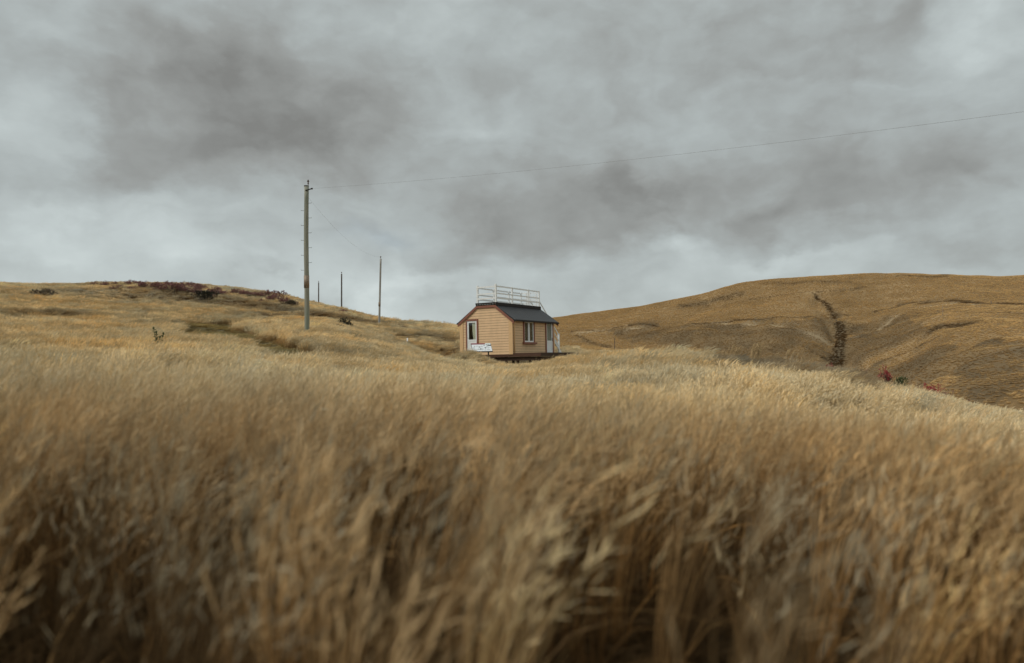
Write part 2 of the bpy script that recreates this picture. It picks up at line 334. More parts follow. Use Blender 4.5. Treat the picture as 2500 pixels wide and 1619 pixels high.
# ------------------------------------------------------------------ surface masks
def stroke(x, y, pts, w0, w1, wob=.35, sc=5.0):
    d, t = line_dist(x, y, pts)
    w = w0 + (w1 - w0) * t
    w = w * (1 + wob * 1.6 * fbm(x / sc, y / sc, 2))
    return 1 - sstep(.30, 1.55, d / np.maximum(w, .05))
F_SCRUB = [
    (trace([(1985, 715), (2012, 738), (2030, 760), (2040, 772)], **FAR), 1.1, 1.8, .85),
    (trace([(2036, 768), (2042, 776)], **FAR), 2.4, 2.4, .9),
    (trace([(2046, 790), (2053, 804), (2054, 825), (2049, 855), (2036, 890)], **FAR), 2.4, 3.6, 1.0),
    (trace([(1965, 846), (1996, 866), (2028, 884)], **FAR), .8, 1.8, .8),
    (trace([(2293, 823), (2250, 842), (2200, 866), (2130, 897)], **FAR), .7, 1.5, .7),
    (trace([(2292, 872), (2262, 886), (2240, 905), (2220, 926)], **FAR), .8, 1.1, .65),
    (trace([(1745, 732), (1780, 727), (1800, 720)], **FAR), 4, 5, .6),
    (trace([(1670, 747), (1715, 743)], **FAR), 4, 6, .6),
    (trace([(2255, 741), (2320, 734), (2390, 740)], **FAR), 4, 4.5, .75),
    (trace([(2285, 802), (2320, 796), (2360, 792)], **FAR), 5, 4, .8),
    (trace([(2440, 741), (2480, 743), (2540, 742)], **FAR), 3.5, 5, .8),
    (trace([(1870, 692), (1960, 690), (2050, 689)], **FAR), 4, 6, .3),
    (trace([(1500, 801), (1600, 796), (1700, 791), (1800, 781), (1850, 782)], **FAR), 1.4, 2.0, .8),
    (trace([(1850, 782), (1960, 776), (2035, 772), (2070, 770)], **FAR), 2.0, 1.6, .6),
    (trace([(1500, 814), (1620, 816), (1800, 817), (1960, 812), (2010, 818)], **FAR), .9, 1.1, .6),
    (trace([(1835, 731), (1900, 722), (1980, 714), (2050, 711), (2110, 701)], **FAR), 1.2, 1.4, .6),
    (trace([(2230, 772), (2290, 766), (2380, 764), (2520, 766)], **FAR), .9, .9, .5),
    (trace([(2135, 762), (2200, 745), (2255, 737)], **FAR), 1.6, 2.6, .7),
    (trace([(1395, 811), (1450, 807), (1500, 806)], **FAR), 2.0, 1.2, .7),
    (trace([(1410, 820), (1440, 836), (1490, 848)], **FAR), 1.2, 2.0, .55),
    (trace([(1850, 850), (1885, 850), (1900, 880)], **FAR), 1.2, 1.6, .5),
    (trace([(1780, 820), (1800, 840), (1850, 862)], **FAR), 1, 1.4, .4),
    (trace([(2410, 950), (2450, 955), (2500, 940)], **FAR), 1.2, 2, .4),
    (trace([(2090, 800), (2070, 815)], **FAR), 1.5, 1.5, .5),
    (trace([(2200, 674), (2300, 676), (2370, 672)], **FAR), 3, 3, .5),
]
F_PALE = [(ROAD, 1.9, 2.2, .9)]
NR_ = dict(rmin=12.0)
F_BROWN = [  # richer brown growth on the lower slopes of the far hill
    (trace([(1470, 806), (1620, 797), (1760, 790), (1900, 786), (2030, 780), (2060, 800), (2040, 882), (1900, 880), (1700, 868), (1560, 832)], **FAR), .72),
    (trace([(2062, 785), (2180, 764), (2262, 800), (2190, 850), (2110, 885), (2045, 892)], **FAR), .80),
    (trace([(2130, 908), (2250, 850), (2350, 850), (2520, 840), (2520, 992), (2320, 975), (2200, 936)], **FAR), .78),
]
N_SCRUB = [  # darker brown scrubby strips on the near slopes
    (trace([(170, 713), (260, 718), (340, 722), (430, 727), (500, 738), (570, 746)], **NR_), 2.4, 3.0, .42),
    (trace([(560, 745), (640, 757), (720, 765)], **NR_), 1.6, 1.6, .55),
    (trace([(60, 778), (130, 780), (200, 779)], **NR_), 1.2, 1.4, .45),
    (trace([(560, 776), (640, 784), (700, 783), (745, 777)], **NR_), .8, 1.1, .7),
    (trace([(745, 770), (800, 778), (860, 790), (920, 800)], **NR_), 1.4, 1.8, .7),
    (trace([(330, 776), (370, 780)], **NR_), 1.2, 1.2, .4),
    (trace([(90, 725), (125, 727)], **NR_), .9, .9, .6),
    (trace([(1000, 820), (1060, 830), (1110, 842)], **NR_), .8, 1.0, .45),
    
    (trace([(1950, 985), (2000, 990), (2030, 992)], **NR_), .6, .6, .95),
    (trace([(1815, 896), (1880, 900)], **NR_), .7, .7, .9),
    (trace([(2010, 914), (2060, 921)], **NR_), .7, .6, .9),
    (trace([(2120, 940), (2150, 948)], **NR_), .6, .6, .8),
    (trace([(2080, 1003), (2110, 1003)], **NR_), .3, .3, .7),
    (trace([(2300, 1010), (2340, 1012)], **NR_), .3, .3, .6),
    (trace([(700, 880), (730, 888)], **NR_), .6, .6, .7),
]
def zone_poly(lower, upper, lift):
    """ground area seen between a front edge hidden by grass of height lift and a back edge"""
    return [ground_at(a, b, lift=lift, rmin=12.0) for a, b in lower] + [ground_at(a, b, rmin=12.0) for a, b in reversed(upper)]
N_MOWN = [   # the low, greener walking track
    zone_poly([(425, 806), (470, 819), (520, 827), (575, 824)], [(430, 798), (490, 795), (560, 796), (585, 803)], .45),
    zone_poly([(555, 824), (600, 848), (660, 868), (710, 882), (750, 888)], [(590, 813), (640, 836), (690, 850), (740, 866), (775, 882)], .45),
]
N_BROWN = [  # the browner bank below the right-hand crest
    zone_poly([(1710, 894), (1850, 906), (2000, 936), (2150, 964)], [(1700, 876), (1850, 884), (2000, 897), (2100, 908), (2190, 934)], .45),
]
SHORT = zone_poly([(940, 850), (1030, 858), (1115, 868)], [(950, 826), (1040, 828), (1115, 836)], .3)
HOUSE_N = np.array([.027, 48.18, .51]); H_ANG = .997
HV = np.array([math.cos(H_ANG), math.sin(H_ANG)]); HU = np.array([-math.sin(H_ANG), math.cos(H_ANG)])
def house_xy(x, y):
    dx, dy = x - HOUSE_N[0], y - HOUSE_N[1]
    return dx * HV[0] + dy * HV[1], dx * HU[0] + dy * HU[1]
def bare_mask(x, y):
    a, b = house_xy(x, y)
    e = .25 * fbm(x / 1.2, y / 1.2, 2)
    m1 = (a > -.1) & (a < 9.0) & (b > -2.2) & (b < 4.35)                      # under hut and deck
    m2 = (a + e > -1.7) & (a < .5) & (b + e > -2.9) & (b + e < 1.35)          # worn ground in front of the deck
    return m1, m2
def masks(x, y, brown=True):
    r = np.hypot(x, y)
    scr = np.zeros(np.shape(x)); pale = np.zeros(np.shape(x)); mown = np.zeros(np.shape(x))
    far = r > 125
    for pts, a, b, s in F_SCRUB: scr = np.maximum(scr, np.where(far, s * stroke(x, y, pts, a, b), 0))
    qx, qy = x + 9 * fbm(x / 26, y / 26, 3), y + 9 * fbm(x / 26 + 5, y / 26, 3)
    for pg, st in (F_BROWN if brown else []): scr = np.maximum(scr, np.where(far & in_poly(qx, qy, pg), st * np.clip(.7 + .6 * fbm(x / 12, y / 12, 3), 0, 1), 0))
    for pts, a, b, s in F_PALE: pale = np.maximum(pale, np.where(far, s * stroke(x, y, pts, a, b, .2), 0))
    for pts, a, b, s in N_SCRUB: scr = np.maximum(scr, np.where(~far, s * stroke(x, y, pts, a, b, .4, 2.0), 0))
    wx, wy = x + .9 * fbm(x / 2.2, y / 2.2, 3), y + .9 * fbm(x / 2.2 + 31, y / 2.2, 3)
    for pg in N_MOWN: mown = np.where(~far & in_poly(wx, wy, pg), 1.0, mown)
    for pg in (N_BROWN if brown else []): scr = np.maximum(scr, np.where(~far & in_poly(wx, wy, pg), .85, 0))
    return scr, pale, mown

# level pad under the hut
pa, pb = house_xy(nx, ny)
pad = sstep(-3.5, -1.0, pa) * (1 - sstep(9, 12, pa)) * sstep(-4.2, -2.4, pb) * (1 - sstep(4.6, 7, pb))
HGT[nearm] = HGT[nearm] * (1 - pad) + (-.44) * pad
HGT[nearm] += .55 * np.exp(-((nx + 2.75) / 1.25) ** 2 - ((ny - 43.8) / 1.1) ** 2)     # grassy mound before the left door

# ------------------------------------------------------------------ object helpers
def tag(o, label, cat, group=None, kind=None):
    if label: o['label'] = label
    if cat: o['category'] = cat
    if group: o['group'] = group
    if kind: o['kind'] = kind
    return o
def empty(name, loc, rz=0.0):
    o = bpy.data.objects.new(name, None); COL.objects.link(o); o.location = loc; o.rotation_euler = (0, 0, rz)
    o.empty_display_size = .2
    return o
def mesh_obj(name, verts, faces, mat, parent=None, smooth=False, mats=None, midx=None):
    me = bpy.data.meshes.new(name); me.from_pydata([tuple(v) for v in verts], [], [tuple(f) for f in faces]); me.update()
    for m in (mats or [mat]): me.materials.append(m)
    if midx is not None: me.polygons.foreach_set('material_index', np.array(midx, np.int32))
    if smooth: me.polygons.foreach_set('use_smooth', np.ones(len(me.polygons), bool))
    o = bpy.data.objects.new(name, me); COL.objects.link(o)
    if parent: o.parent = parent
    return o
class MB:
    def __init__(s): s.v = []; s.f = []; s.m = []
    def add(s, vs, fs, mi=0):
        b = len(s.v); s.v += [tuple(v) for v in vs]; s.f += [tuple(i + b for i in f) for f in fs]; s.m += [mi] * len(fs); return s
    def box(s, x0, x1, y0, y1, z0, z1, mi=0):
        vs = [(x, y, z) for x in (x0, x1) for y in (y0, y1) for z in (z0, z1)]
        return s.add(vs, [(0, 1, 3, 2), (4, 6, 7, 5), (0, 4, 5, 1), (2, 3, 7, 6), (0, 2, 6, 4), (1, 5, 7, 3)], mi)
    def beam(s, a, b, w, h, mi=0, up=(0, 0, 1)):
        a = Vector(a); b = Vector(b); d = (b - a).normalized(); sd = d.cross(Vector(up)).normalized(); u = sd.cross(d)
        vs = []
        for p in (a, b):
            for i, j in ((-1, -1), (1, -1), (1, 1), (-1, 1)): vs.append(p + sd * (i * w / 2) + u * (j * h / 2))
        return s.add(vs, [(0, 1, 2, 3), (7, 6, 5, 4), (0, 4, 5, 1), (1, 5, 6, 2), (2, 6, 7, 3), (3, 7, 4, 0)], mi)
    def tube(s, pts, rads, n=10, mi=0, cap=True):
        pts = [Vector(p) for p in pts]
        if not hasattr(rads, '__len__'): rads = [rads] * len(pts)
        b = len(s.v); prev = None
        for k, p in enumerate(pts):
            d = (pts[min(k + 1, len(pts) - 1)] - pts[max(k - 1, 0)]).normalized()
            ref = Vector((0, 0, 1)) if abs(d.z) < .9 else Vector((1, 0, 0))
            e1 = d.cross(ref).normalized() if prev is None else (prev - d * prev.dot(d)).normalized(); e2 = d.cross(e1); prev = e1
            for i in range(n):
                a = 2 * math.pi * i / n; s.v.append(tuple(p + (e1 * math.cos(a) + e2 * math.sin(a)) * rads[k]))
        for k in range(len(pts) - 1):
            for i in range(n):
                j = (i + 1) % n; s.f.append((b + k * n + i, b + k * n + j, b + (k + 1) * n + j, b + (k + 1) * n + i)); s.m.append(mi)
        if cap:
            s.f.append(tuple(b + i for i in reversed(range(n)))); s.m.append(mi)
            e = b + (len(pts) - 1) * n; s.f.append(tuple(e + i for i in range(n))); s.m.append(mi)
        return s
    def prism(s, poly, axis, a0, a1, mi=0):
        """poly: 2D outline; axis 'x' extrudes (y,z) along x, 'y' extrudes (x,z) along y, 'z' extrudes (x,y)"""
        f = {'x': lambda p, a: (a, p[0], p[1]), 'y': lambda p, a: (p[0], a, p[1]), 'z': lambda p, a: (p[0], p[1], a)}[axis]
        n = len(poly); vs = [f(p, a0) for p in poly] + [f(p, a1) for p in poly]
        fs = [tuple(range(n - 1, -1, -1)), tuple(range(n, 2 * n))] + [(i, (i + 1) % n, n + (i + 1) % n, n + i) for i in range(n)]
        return s.add(vs, fs, mi)
    def build(s, name, mat, parent=None, smooth=False, mats=None, bevel=0.0, fixn=True):
        o = mesh_obj(name, s.v, s.f, mat, parent, smooth, mats, s.m if mats else None)
        if fixn:
            bm = bmesh.new(); bm.from_mesh(o.data); bmesh.ops.recalc_face_normals(bm, faces=bm.faces); bm.to_mesh(o.data); bm.free()
        if bevel:
            md = o.modifiers.new('bevel', 'BEVEL'); md.width = bevel; md.segments = 2; md.limit_method = 'ANGLE'
        return o

# ------------------------------------------------------------------ materials
def base_mat(name, rough=.6, spec=.3):
    m = bpy.data.materials.new(name); m.use_nodes = True; nt = m.node_tree
    b = nt.nodes['Principled BSDF']; b.inputs['Roughness'].default_value = rough
    b.inputs['Specular IOR Level'].default_value = spec
    return m, nt, b
def painted(name, col, var=.12, rough=.55, scale=6.0, dirt=None, dirt_amt=.35, stretch=(1, 1, 1), bump=0.0, spec=.3, metal=0.0):
    """paint or raw material with soft mottling, streaks and stains of its own"""
    m, nt, b = base_mat(name, rough, spec)
    t = nn(nt, 'ShaderNodeTexCoord'); mp = nn(nt, 'ShaderNodeMapping'); mp.inputs['Scale'].default_value = stretch
    nt.links.new(t.outputs['Object'], mp.inputs[0])
    n1 = nn(nt, 'ShaderNodeTexNoise'); n1.inputs['Scale'].default_value = scale; n1.inputs['Detail'].default_value = 6; n1.inputs['Roughness'].default_value = .65
    nt.links.new(mp.outputs[0], n1.inputs['Vector'])
    c0 = [c * (1 - var) for c in col]; c1 = [min(1, c * (1 + var)) for c in col]
    out = ramp(nt, n1.outputs['Fac'], [(.3, c0), (.7, c1)])
    if dirt:
        n2 = nn(nt, 'ShaderNodeTexNoise'); n2.inputs['Scale'].default_value = scale * .45; n2.inputs['Detail'].default_value = 8; n2.inputs['Roughness'].default_value = .7
        nt.links.new(mp.outputs[0], n2.inputs['Vector'])
        f = mth(nt, 'MULTIPLY', mth(nt, 'SUBTRACT', n2.outputs['Fac'], .5, True), dirt_amt * 5, True)
        mx = nn(nt, 'ShaderNodeMixRGB'); nt.links.new(f, mx.inputs[0]); nt.links.new(out, mx.inputs[1]); mx.inputs[2].default_value = (*dirt, 1); out = mx.outputs[0]
    nt.links.new(out, b.inputs['Base Color']); b.inputs['Metallic'].default_value = metal
    if bump:
        bp = nn(nt, 'ShaderNodeBump'); bp.inputs['Strength'].default_value = bump; bp.inputs['Distance'].default_value = .02
        nt.links.new(n1.outputs['Fac'], bp.inputs['Height']); nt.links.new(bp.outputs[0], b.inputs['Normal'])
    return m
M_WALL = painted('peach_paint', (.72, .495, .29), .07, .6, 2.2, (.52, .35, .20), .3, (1, 1, .6))
M_TRIM = painted('brown_paint', (.25, .105, .070), .12, .5, 8)
M_CREAM = painted('cream_paint', (.68, .45, .235), .05, .6, 4)
M_WHITE = painted('white_paint', (.83, .85, .84), .04, .45, 7, (.55, .53, .47), .15)
M_ROOF = painted('roof_iron', (.027, .028, .031), .18, .45, 2.0, (.055, .053, .05), .3, (.5, 3, 3), spec=.4)
M_EDGE = painted('dark_timber', (.018, .015, .014), .2, .6, 5)
M_DECK = painted('stained_timber', (.085, .042, .026), .3, .7, 6, (.045, .028, .02), .5, (1, 1, 6), .3)
M_DECKD = painted('old_shaded_timber', (.055, .034, .024), .3, .8, 6, stretch=(1, 1, 6))
M_POLE = painted('treated_pine', (.275, .275, .22), .22, .8, 1.3, (.105, .17, .125), 1.0, (7, 7, .55), .4)
M_POLEG = painted('weathered_pine', (.34, .33, .30), .2, .85, 2.0, (.19, .17, .15), .4, (3, 3, .5), .3)
M_POLED = painted('dark_pole_timber', (.11, .095, .085), .2, .85, 2.0, stretch=(3, 3, .5))
M_BAND = painted('tin_band', (.26, .20, .145), .15, .55, 10, (.17, .12, .08), .4, metal=.2)
M_STEEL = painted('galvanised_steel', (.22, .22, .21), .15, .45, 12, metal=.6)
M_PORC = painted('brown_porcelain', (.10, .055, .045), .1, .25, 10, spec=.5)
M_WIRE = painted('wire', (.24, .24, .24), .05, .5, 10)
M_POST = painted('fence_timber', (.10, .075, .05), .25, .9, 5, stretch=(1, 1, .3))
M_CURT = painted('cream_curtain', (.74, .70, .54), .12, .9, 9, stretch=(1, 6, 1))
M_INT = painted('dim_interior', (.16, .12, .085), .1, .8, 3)
M_BLIND = painted('grey_blind', (.30, .33, .32), .08, .8, 4)
M_BOARD = painted('board_print', (.72, .75, .77), .03, .35, 9)
M_MAROON = painted('maroon_print', (.23, .055, .065), .08, .4, 9)
M_INK = painted('dark_print', (.05, .055, .06), .3, .4, 30)
M_INK2 = painted('grey_print', (.26, .28, .29), .3, .4, 30)
M_SKYPR = painted('pale_print', (.62, .68, .66), .1, .4, 20)
M_BLACK = painted('black_steel', (.012, .012, .012), .1, .5, 9)
def glass():
    m, nt, b = base_mat('window_glass', .04, .5)
    b.inputs['Base Color'].default_value = (.02, .024, .024, 1)
    tr = nn(nt, 'ShaderNodeBsdfTransparent'); tr.inputs[0].default_value = (.90, .93, .92, 1)
    gl = nn(nt, 'ShaderNodeBsdfGlossy'); gl.inputs['Roughness'].default_value = .03; gl.inputs['Color'].default_value = (.8, .8, .8, 1)
    lw = nn(nt, 'ShaderNodeLayerWeight')
    fr = mth(nt, 'ADD', mth(nt, 'MULTIPLY', mth(nt, 'POWER', lw.outputs['Facing'], 4.0), .75), .05)
    mx = nn(nt, 'ShaderNodeMixShader'); nt.links.new(fr, mx.inputs[0]); nt.links.new(tr.outputs[0], mx.inputs[1]); nt.links.new(gl.outputs[0], mx.inputs[2])
    nt.links.new(mx.outputs[0], nt.nodes['Material Output'].inputs[0])
    return m
M_GLASS = glass()

# ground: dry soil, litter and far grass
def ground_mat():
    m, nt, b = base_mat('dry_grassland', .95, .1)
    t = nn(nt, 'ShaderNodeTexCoord')
    at_s = nn(nt, 'ShaderNodeAttribute', attribute_name='scrub'); at_p = nn(nt, 'ShaderNodeAttribute', attribute_name='track'); at_m = nn(nt, 'ShaderNodeAttribute', attribute_name='mown'); at_f = nn(nt, 'ShaderNodeAttribute', attribute_name='far')
    def noise(scale, det, ro, st=(1, 1, 1)):
        mp = nn(nt, 'ShaderNodeMapping'); mp.inputs['Scale'].default_value = st; nt.links.new(t.outputs['Object'], mp.inputs[0])
        n = nn(nt, 'ShaderNodeTexNoise'); n.inputs['Scale'].default_value = scale; n.inputs['Detail'].default_value = det; n.inputs['Roughness'].default_value = ro
        nt.links.new(mp.outputs[0], n.inputs['Vector']); return n.outputs['Fac']
    fine = noise(1.1, 8, .70, (1, 1.0, 1.6)); broad = noise(.028, 5, .6); mid = noise(.11, 7, .68, (.7, 1.2, 2))
    v = mth(nt, 'ADD', mth(nt, 'ADD', mth(nt, 'MULTIPLY', fine, .38), mth(nt, 'MULTIPLY', broad, .62)), mth(nt, 'MULTIPLY', mid, .50))
    col = ramp(nt, v, [(.48, (.105, .064, .028)), (.66, (.190, .122, .055)), (.80, (.275, .184, .090)), (.96, (.37, .262, .14))])
    soil = ramp(nt, noise(3, 6, .7), [(.3, (.030, .021, .013)), (.7, (.070, .047, .026))])
    m0 = nn(nt, 'ShaderNodeMixRGB'); nt.links.new(at_f.outputs['Fac'], m0.inputs[0]); nt.links.new(soil, m0.inputs[1]); nt.links.new(col, m0.inputs[2])
    scr = ramp(nt, fine, [(.35, (.040, .034, .022)), (.62, (.125, .098, .062))])
    m1 = nn(nt, 'ShaderNodeMixRGB'); nt.links.new(mth(nt, 'MULTIPLY', at_s.outputs['Fac'], .9), m1.inputs[0]); nt.links.new(m0.outputs[0], m1.inputs[1]); nt.links.new(scr, m1.inputs[2])
    m2 = nn(nt, 'ShaderNodeMixRGB'); nt.links.new(at_p.outputs['Fac'], m2.inputs[0]); nt.links.new(m1.outputs[0], m2.inputs[1]); m2.inputs[2].default_value = (.33, .25, .15, 1)
    m3 = nn(nt, 'ShaderNodeMixRGB'); nt.links.new(at_m.outputs['Fac'], m3.inputs[0]); nt.links.new(m2.outputs[0], m3.inputs[1]); m3.inputs[2].default_value = (.155, .132, .070, 1)
    nt.links.new(m3.outputs[0], b.inputs['Base Color'])
    bp = nn(nt, 'ShaderNodeBump'); bp.inputs['Strength'].default_value = .5; bp.inputs['Distance'].default_value = .6
    nt.links.new(mth(nt, 'ADD', fine, mth(nt, 'MULTIPLY', mid, .8)), bp.inputs['Height']); nt.links.new(bp.outputs[0], b.inputs['Normal'])
    return m
M_GROUND = ground_mat()

# ------------------------------------------------------------------ the ground, one sheet to the horizon
inner = np.where(np.abs(AZ) < rad(56))[0]
outer = np.concatenate([np.arange(0, inner[0], 10), np.arange(inner[-1] + 10, NA - 1, 10)])
use = np.sort(np.concatenate([inner, outer])); nu = len(use)
gv = np.stack([GX[use], GY[use], HGT[use]], -1).reshape(-1, 3)
idx = np.arange(nu * NR).reshape(nu, NR)
nxt = np.roll(idx, -1, axis=0)
quads = np.stack([idx[:, :-1], idx[:, 1:], nxt[:, 1:], nxt[:, :-1]], -1).reshape(-1, 4)
ctr = len(gv)
gv = np.vstack([gv, [[0, 0, float(HGT[:, 0].mean())]]])
tris = np.stack([idx[:, 0], nxt[:, 0], np.full(nu, ctr)], -1)
me = bpy.data.meshes.new('ground')
me.from_pydata(gv.tolist(), [], quads.tolist() + tris.tolist()); me.update()
me.polygons.foreach_set('use_smooth', np.ones(len(me.polygons), bool))
scr_, pal_, mow_ = masks(gv[:, 0], gv[:, 1])
b1, b2 = bare_mask(gv[:, 0], gv[:, 1])
far_ = sstep(14, 60, np.hypot(gv[:, 0], gv[:, 1]))
for nme, arr in (('scrub', scr_), ('track', np.maximum(pal_, .25 * b2)), ('mown', mow_), ('far', far_)):
    me.attributes.new(nme, 'FLOAT', 'POINT').data.foreach_set('value', arr.astype(np.float32))
me.materials.append(M_GROUND)
ground = bpy.data.objects.new('ground', me); COL.objects.link(ground)
ground['kind'] = 'structure'; ground['label'] = 'dry grassy hillside rolling down to a valley and rising to a far bare hill'
bm = bmesh.new(); bm.from_mesh(me); bmesh.ops.recalc_face_normals(bm, faces=bm.faces)
if sum(f.normal.z for f in bm.faces) < 0: bmesh.ops.reverse_faces(bm, faces=bm.faces)
bm.to_mesh(me); bm.free()

# ------------------------------------------------------------------ grass
def grass_mat(name, transl=.14):
    m, nt, b = base_mat(name, .85, .03)
    c = nn(nt, 'ShaderNodeAttribute', attribute_name='col'); ti = nn(nt, 'ShaderNodeAttribute', attribute_name='tint'); ti.attribute_type = 'INSTANCER'
    mx = nn(nt, 'ShaderNodeMixRGB', blend_type='MULTIPLY'); mx.inputs[0].default_value = 1
    nt.links.new(c.outputs['Color'], mx.inputs[1]); nt.links.new(ti.outputs['Color'], mx.inputs[2])
    nt.links.new(mx.outputs[0], b.inputs['Base Color'])
    tr = nn(nt, 'ShaderNodeBsdfTranslucent'); nt.links.new(mx.outputs[0], tr.inputs['Color'])
    ms = nn(nt, 'ShaderNodeMixShader'); ms.inputs[0].default_value = transl
    nt.links.new(b.outputs[0], ms.inputs[1]); nt.links.new(tr.outputs[0], ms.inputs[2])
    nt.links.new(ms.outputs[0], nt.nodes['Material Output'].inputs[0])
    return m
M_GRASS = grass_mat('dry_grass_blades')

class Tuft:
    def __init__(s): s.v = []; s.f = []; s.c = []; s.n = 0
    def strip(s, pts, wid, side, cols):
        pts = np.array(pts); k = len(pts)
        L = pts - side[None] * (wid[:, None] / 2); R_ = pts + side[None] * (wid[:, None] / 2)
        s.v.append(np.stack([L, R_], 1).reshape(-1, 3)); s.c.append(np.repeat(cols, 2, axis=0))
        for i in range(k - 1):
            a = s.n + 2 * i; s.f.append((a, a + 1, a + 3, a + 2))
        s.n += 2 * k
    def build(s, name):
        me = bpy.data.meshes.new(name); v = np.concatenate(s.v); me.from_pydata(v.tolist(), [], s.f); me.update()
        c = np.concatenate(s.c); c = np.concatenate([c, np.ones((len(c), 1))], 1)
        me.attributes.new('col', 'FLOAT_COLOR', 'POINT').data.foreach_set('color', c.astype(np.float32).ravel())
        me.materials.append(M_GRASS)
        return bpy.data.objects.new(name, me)
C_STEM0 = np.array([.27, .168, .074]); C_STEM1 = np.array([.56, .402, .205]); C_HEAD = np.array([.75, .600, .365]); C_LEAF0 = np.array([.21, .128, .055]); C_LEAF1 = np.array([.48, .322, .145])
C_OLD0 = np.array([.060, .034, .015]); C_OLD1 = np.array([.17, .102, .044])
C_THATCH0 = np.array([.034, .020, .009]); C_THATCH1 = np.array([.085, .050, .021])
def make_tuft(name, rng, spread, n_stem, n_leaf, h, w_stem, w_leaf, hairs, hair_w, lean=.35, seg=4, head_w=None, thatch=False, loose=1.0, old=False):
    T = Tuft()
    own = np.array([rng.normal(0, .10), rng.normal(0, .10), 0])
    ts = np.linspace(0, 1, seg)
    for i in range(n_stem + n_leaf):
        leaf = i >= n_stem
        rr = spread * math.sqrt(rng.random()); a = rng.uniform(0, 6.283); root = np.array([rr * math.cos(a), rr * math.sin(a), -.03])
        hh = h * rng.uniform(.72, 1.15) * (rng.uniform(.45, .85) if leaf else 1)
        wind = np.array([1, .15, 0]) * lean * rng.uniform(.5, 1.4)
        out = own + (np.array([math.cos(a), math.sin(a), 0]) * rng.uniform(.0, .9 if leaf else .22) + rng.normal(0, .07, 3) * np.array([1, 1, 0])) * loose
        dirn = wind + out
        b = float(np.linalg.norm(dirn)); 
        droop = (.55 if leaf else .22) * b
        pts = root[None] + ts[:, None] * np.array([0, 0, 1])[None] * hh + (ts ** 1.7)[:, None] * dirn[None] * hh - (ts ** 3)[:, None] * np.array([0, 0, droop])[None] * hh
        ph = rng.uniform(0, 3.1416); side = np.array([math.cos(ph), math.sin(ph), 0])
        w = (w_leaf if leaf else w_stem) * rng.uniform(.7, 1.3)
        wid = w * (np.array([1, 1, .8, .15]) if seg == 4 else np.linspace(1, .15, seg))
        br = rng.uniform(.82, 1.18)
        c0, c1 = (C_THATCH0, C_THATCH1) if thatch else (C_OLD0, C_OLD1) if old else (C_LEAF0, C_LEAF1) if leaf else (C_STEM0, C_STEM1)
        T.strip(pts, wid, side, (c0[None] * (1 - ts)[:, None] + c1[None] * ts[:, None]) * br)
        if leaf: continue
        tip = pts[-1]; d = pts[-1] - pts[-2]; d = d / np.linalg.norm(d)
        hl = hh * .26
        if head_w:                                   # simplified head: two crossed narrow plumes
            for q in (0, 1):
                sd = np.cross(d, [math.cos(ph + q * 1.57), math.sin(ph + q * 1.57), 0]); sd = sd / (np.linalg.norm(sd) + 1e-6)
                p3 = np.stack([tip - d * hl * .55, tip - d * hl * .1, tip + d * hl * .5 + np.array([.25, 0, -.12]) * hl])
                T.strip(p3, head_w * rng.uniform(.7, 1.3) * np.array([.25, 1, .08]), sd, np.tile(C_HEAD * br, (3, 1)))
        else:
            for q in range(hairs):
                t = rng.uniform(-.8, .35); st = tip + d * hl * t
                dd = d + rng.normal(0, .32, 3) + np.array([.18, 0, 0]); dd /= np.linalg.norm(dd)
                L = hl * rng.uniform(.22, .5)
                sd = np.cross(dd, rng.normal(0, 1, 3)); sd /= np.linalg.norm(sd) + 1e-6
                T.strip(np.stack([st, st + dd * L * .5, st + dd * L]), hair_w * np.array([.5, 1, .15]), sd, np.tile((C_HEAD * .6 if old else C_HEAD) * br * rng.uniform(.85, 1.1), (3, 1)))
    return T.build(name)

def kit(name, objs):
    c = bpy.data.collections.new(name)
    for o in objs: c.objects.link(o)
    return c
g = np.random.default_rng(21)
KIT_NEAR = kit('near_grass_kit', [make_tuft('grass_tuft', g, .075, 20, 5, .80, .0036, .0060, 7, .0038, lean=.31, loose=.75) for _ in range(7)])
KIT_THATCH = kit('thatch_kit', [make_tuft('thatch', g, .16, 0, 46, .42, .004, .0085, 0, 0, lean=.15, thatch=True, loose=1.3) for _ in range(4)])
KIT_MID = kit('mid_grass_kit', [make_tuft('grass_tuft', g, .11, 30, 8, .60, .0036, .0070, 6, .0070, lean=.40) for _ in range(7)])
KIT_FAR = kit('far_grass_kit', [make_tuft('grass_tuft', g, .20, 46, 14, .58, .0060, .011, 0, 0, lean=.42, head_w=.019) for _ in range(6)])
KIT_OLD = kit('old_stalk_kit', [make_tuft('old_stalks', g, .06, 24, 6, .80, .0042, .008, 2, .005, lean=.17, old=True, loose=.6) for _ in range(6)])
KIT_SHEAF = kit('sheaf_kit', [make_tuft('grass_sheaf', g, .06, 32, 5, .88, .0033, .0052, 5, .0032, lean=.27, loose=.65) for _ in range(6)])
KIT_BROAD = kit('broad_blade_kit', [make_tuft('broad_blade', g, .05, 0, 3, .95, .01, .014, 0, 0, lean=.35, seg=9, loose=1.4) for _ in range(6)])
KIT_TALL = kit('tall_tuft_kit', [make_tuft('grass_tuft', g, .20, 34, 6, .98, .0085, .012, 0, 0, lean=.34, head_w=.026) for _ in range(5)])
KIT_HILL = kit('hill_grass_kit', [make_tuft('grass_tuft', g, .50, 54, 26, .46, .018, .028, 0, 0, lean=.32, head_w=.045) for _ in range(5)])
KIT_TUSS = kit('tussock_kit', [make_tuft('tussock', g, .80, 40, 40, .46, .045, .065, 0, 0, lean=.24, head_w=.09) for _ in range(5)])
KIT_SCRUB = kit('scrub_kit', [make_tuft('scrub', g, .8, 0, 120, .62, .04, .075, 0, 0, lean=.05) for _ in range(4)])

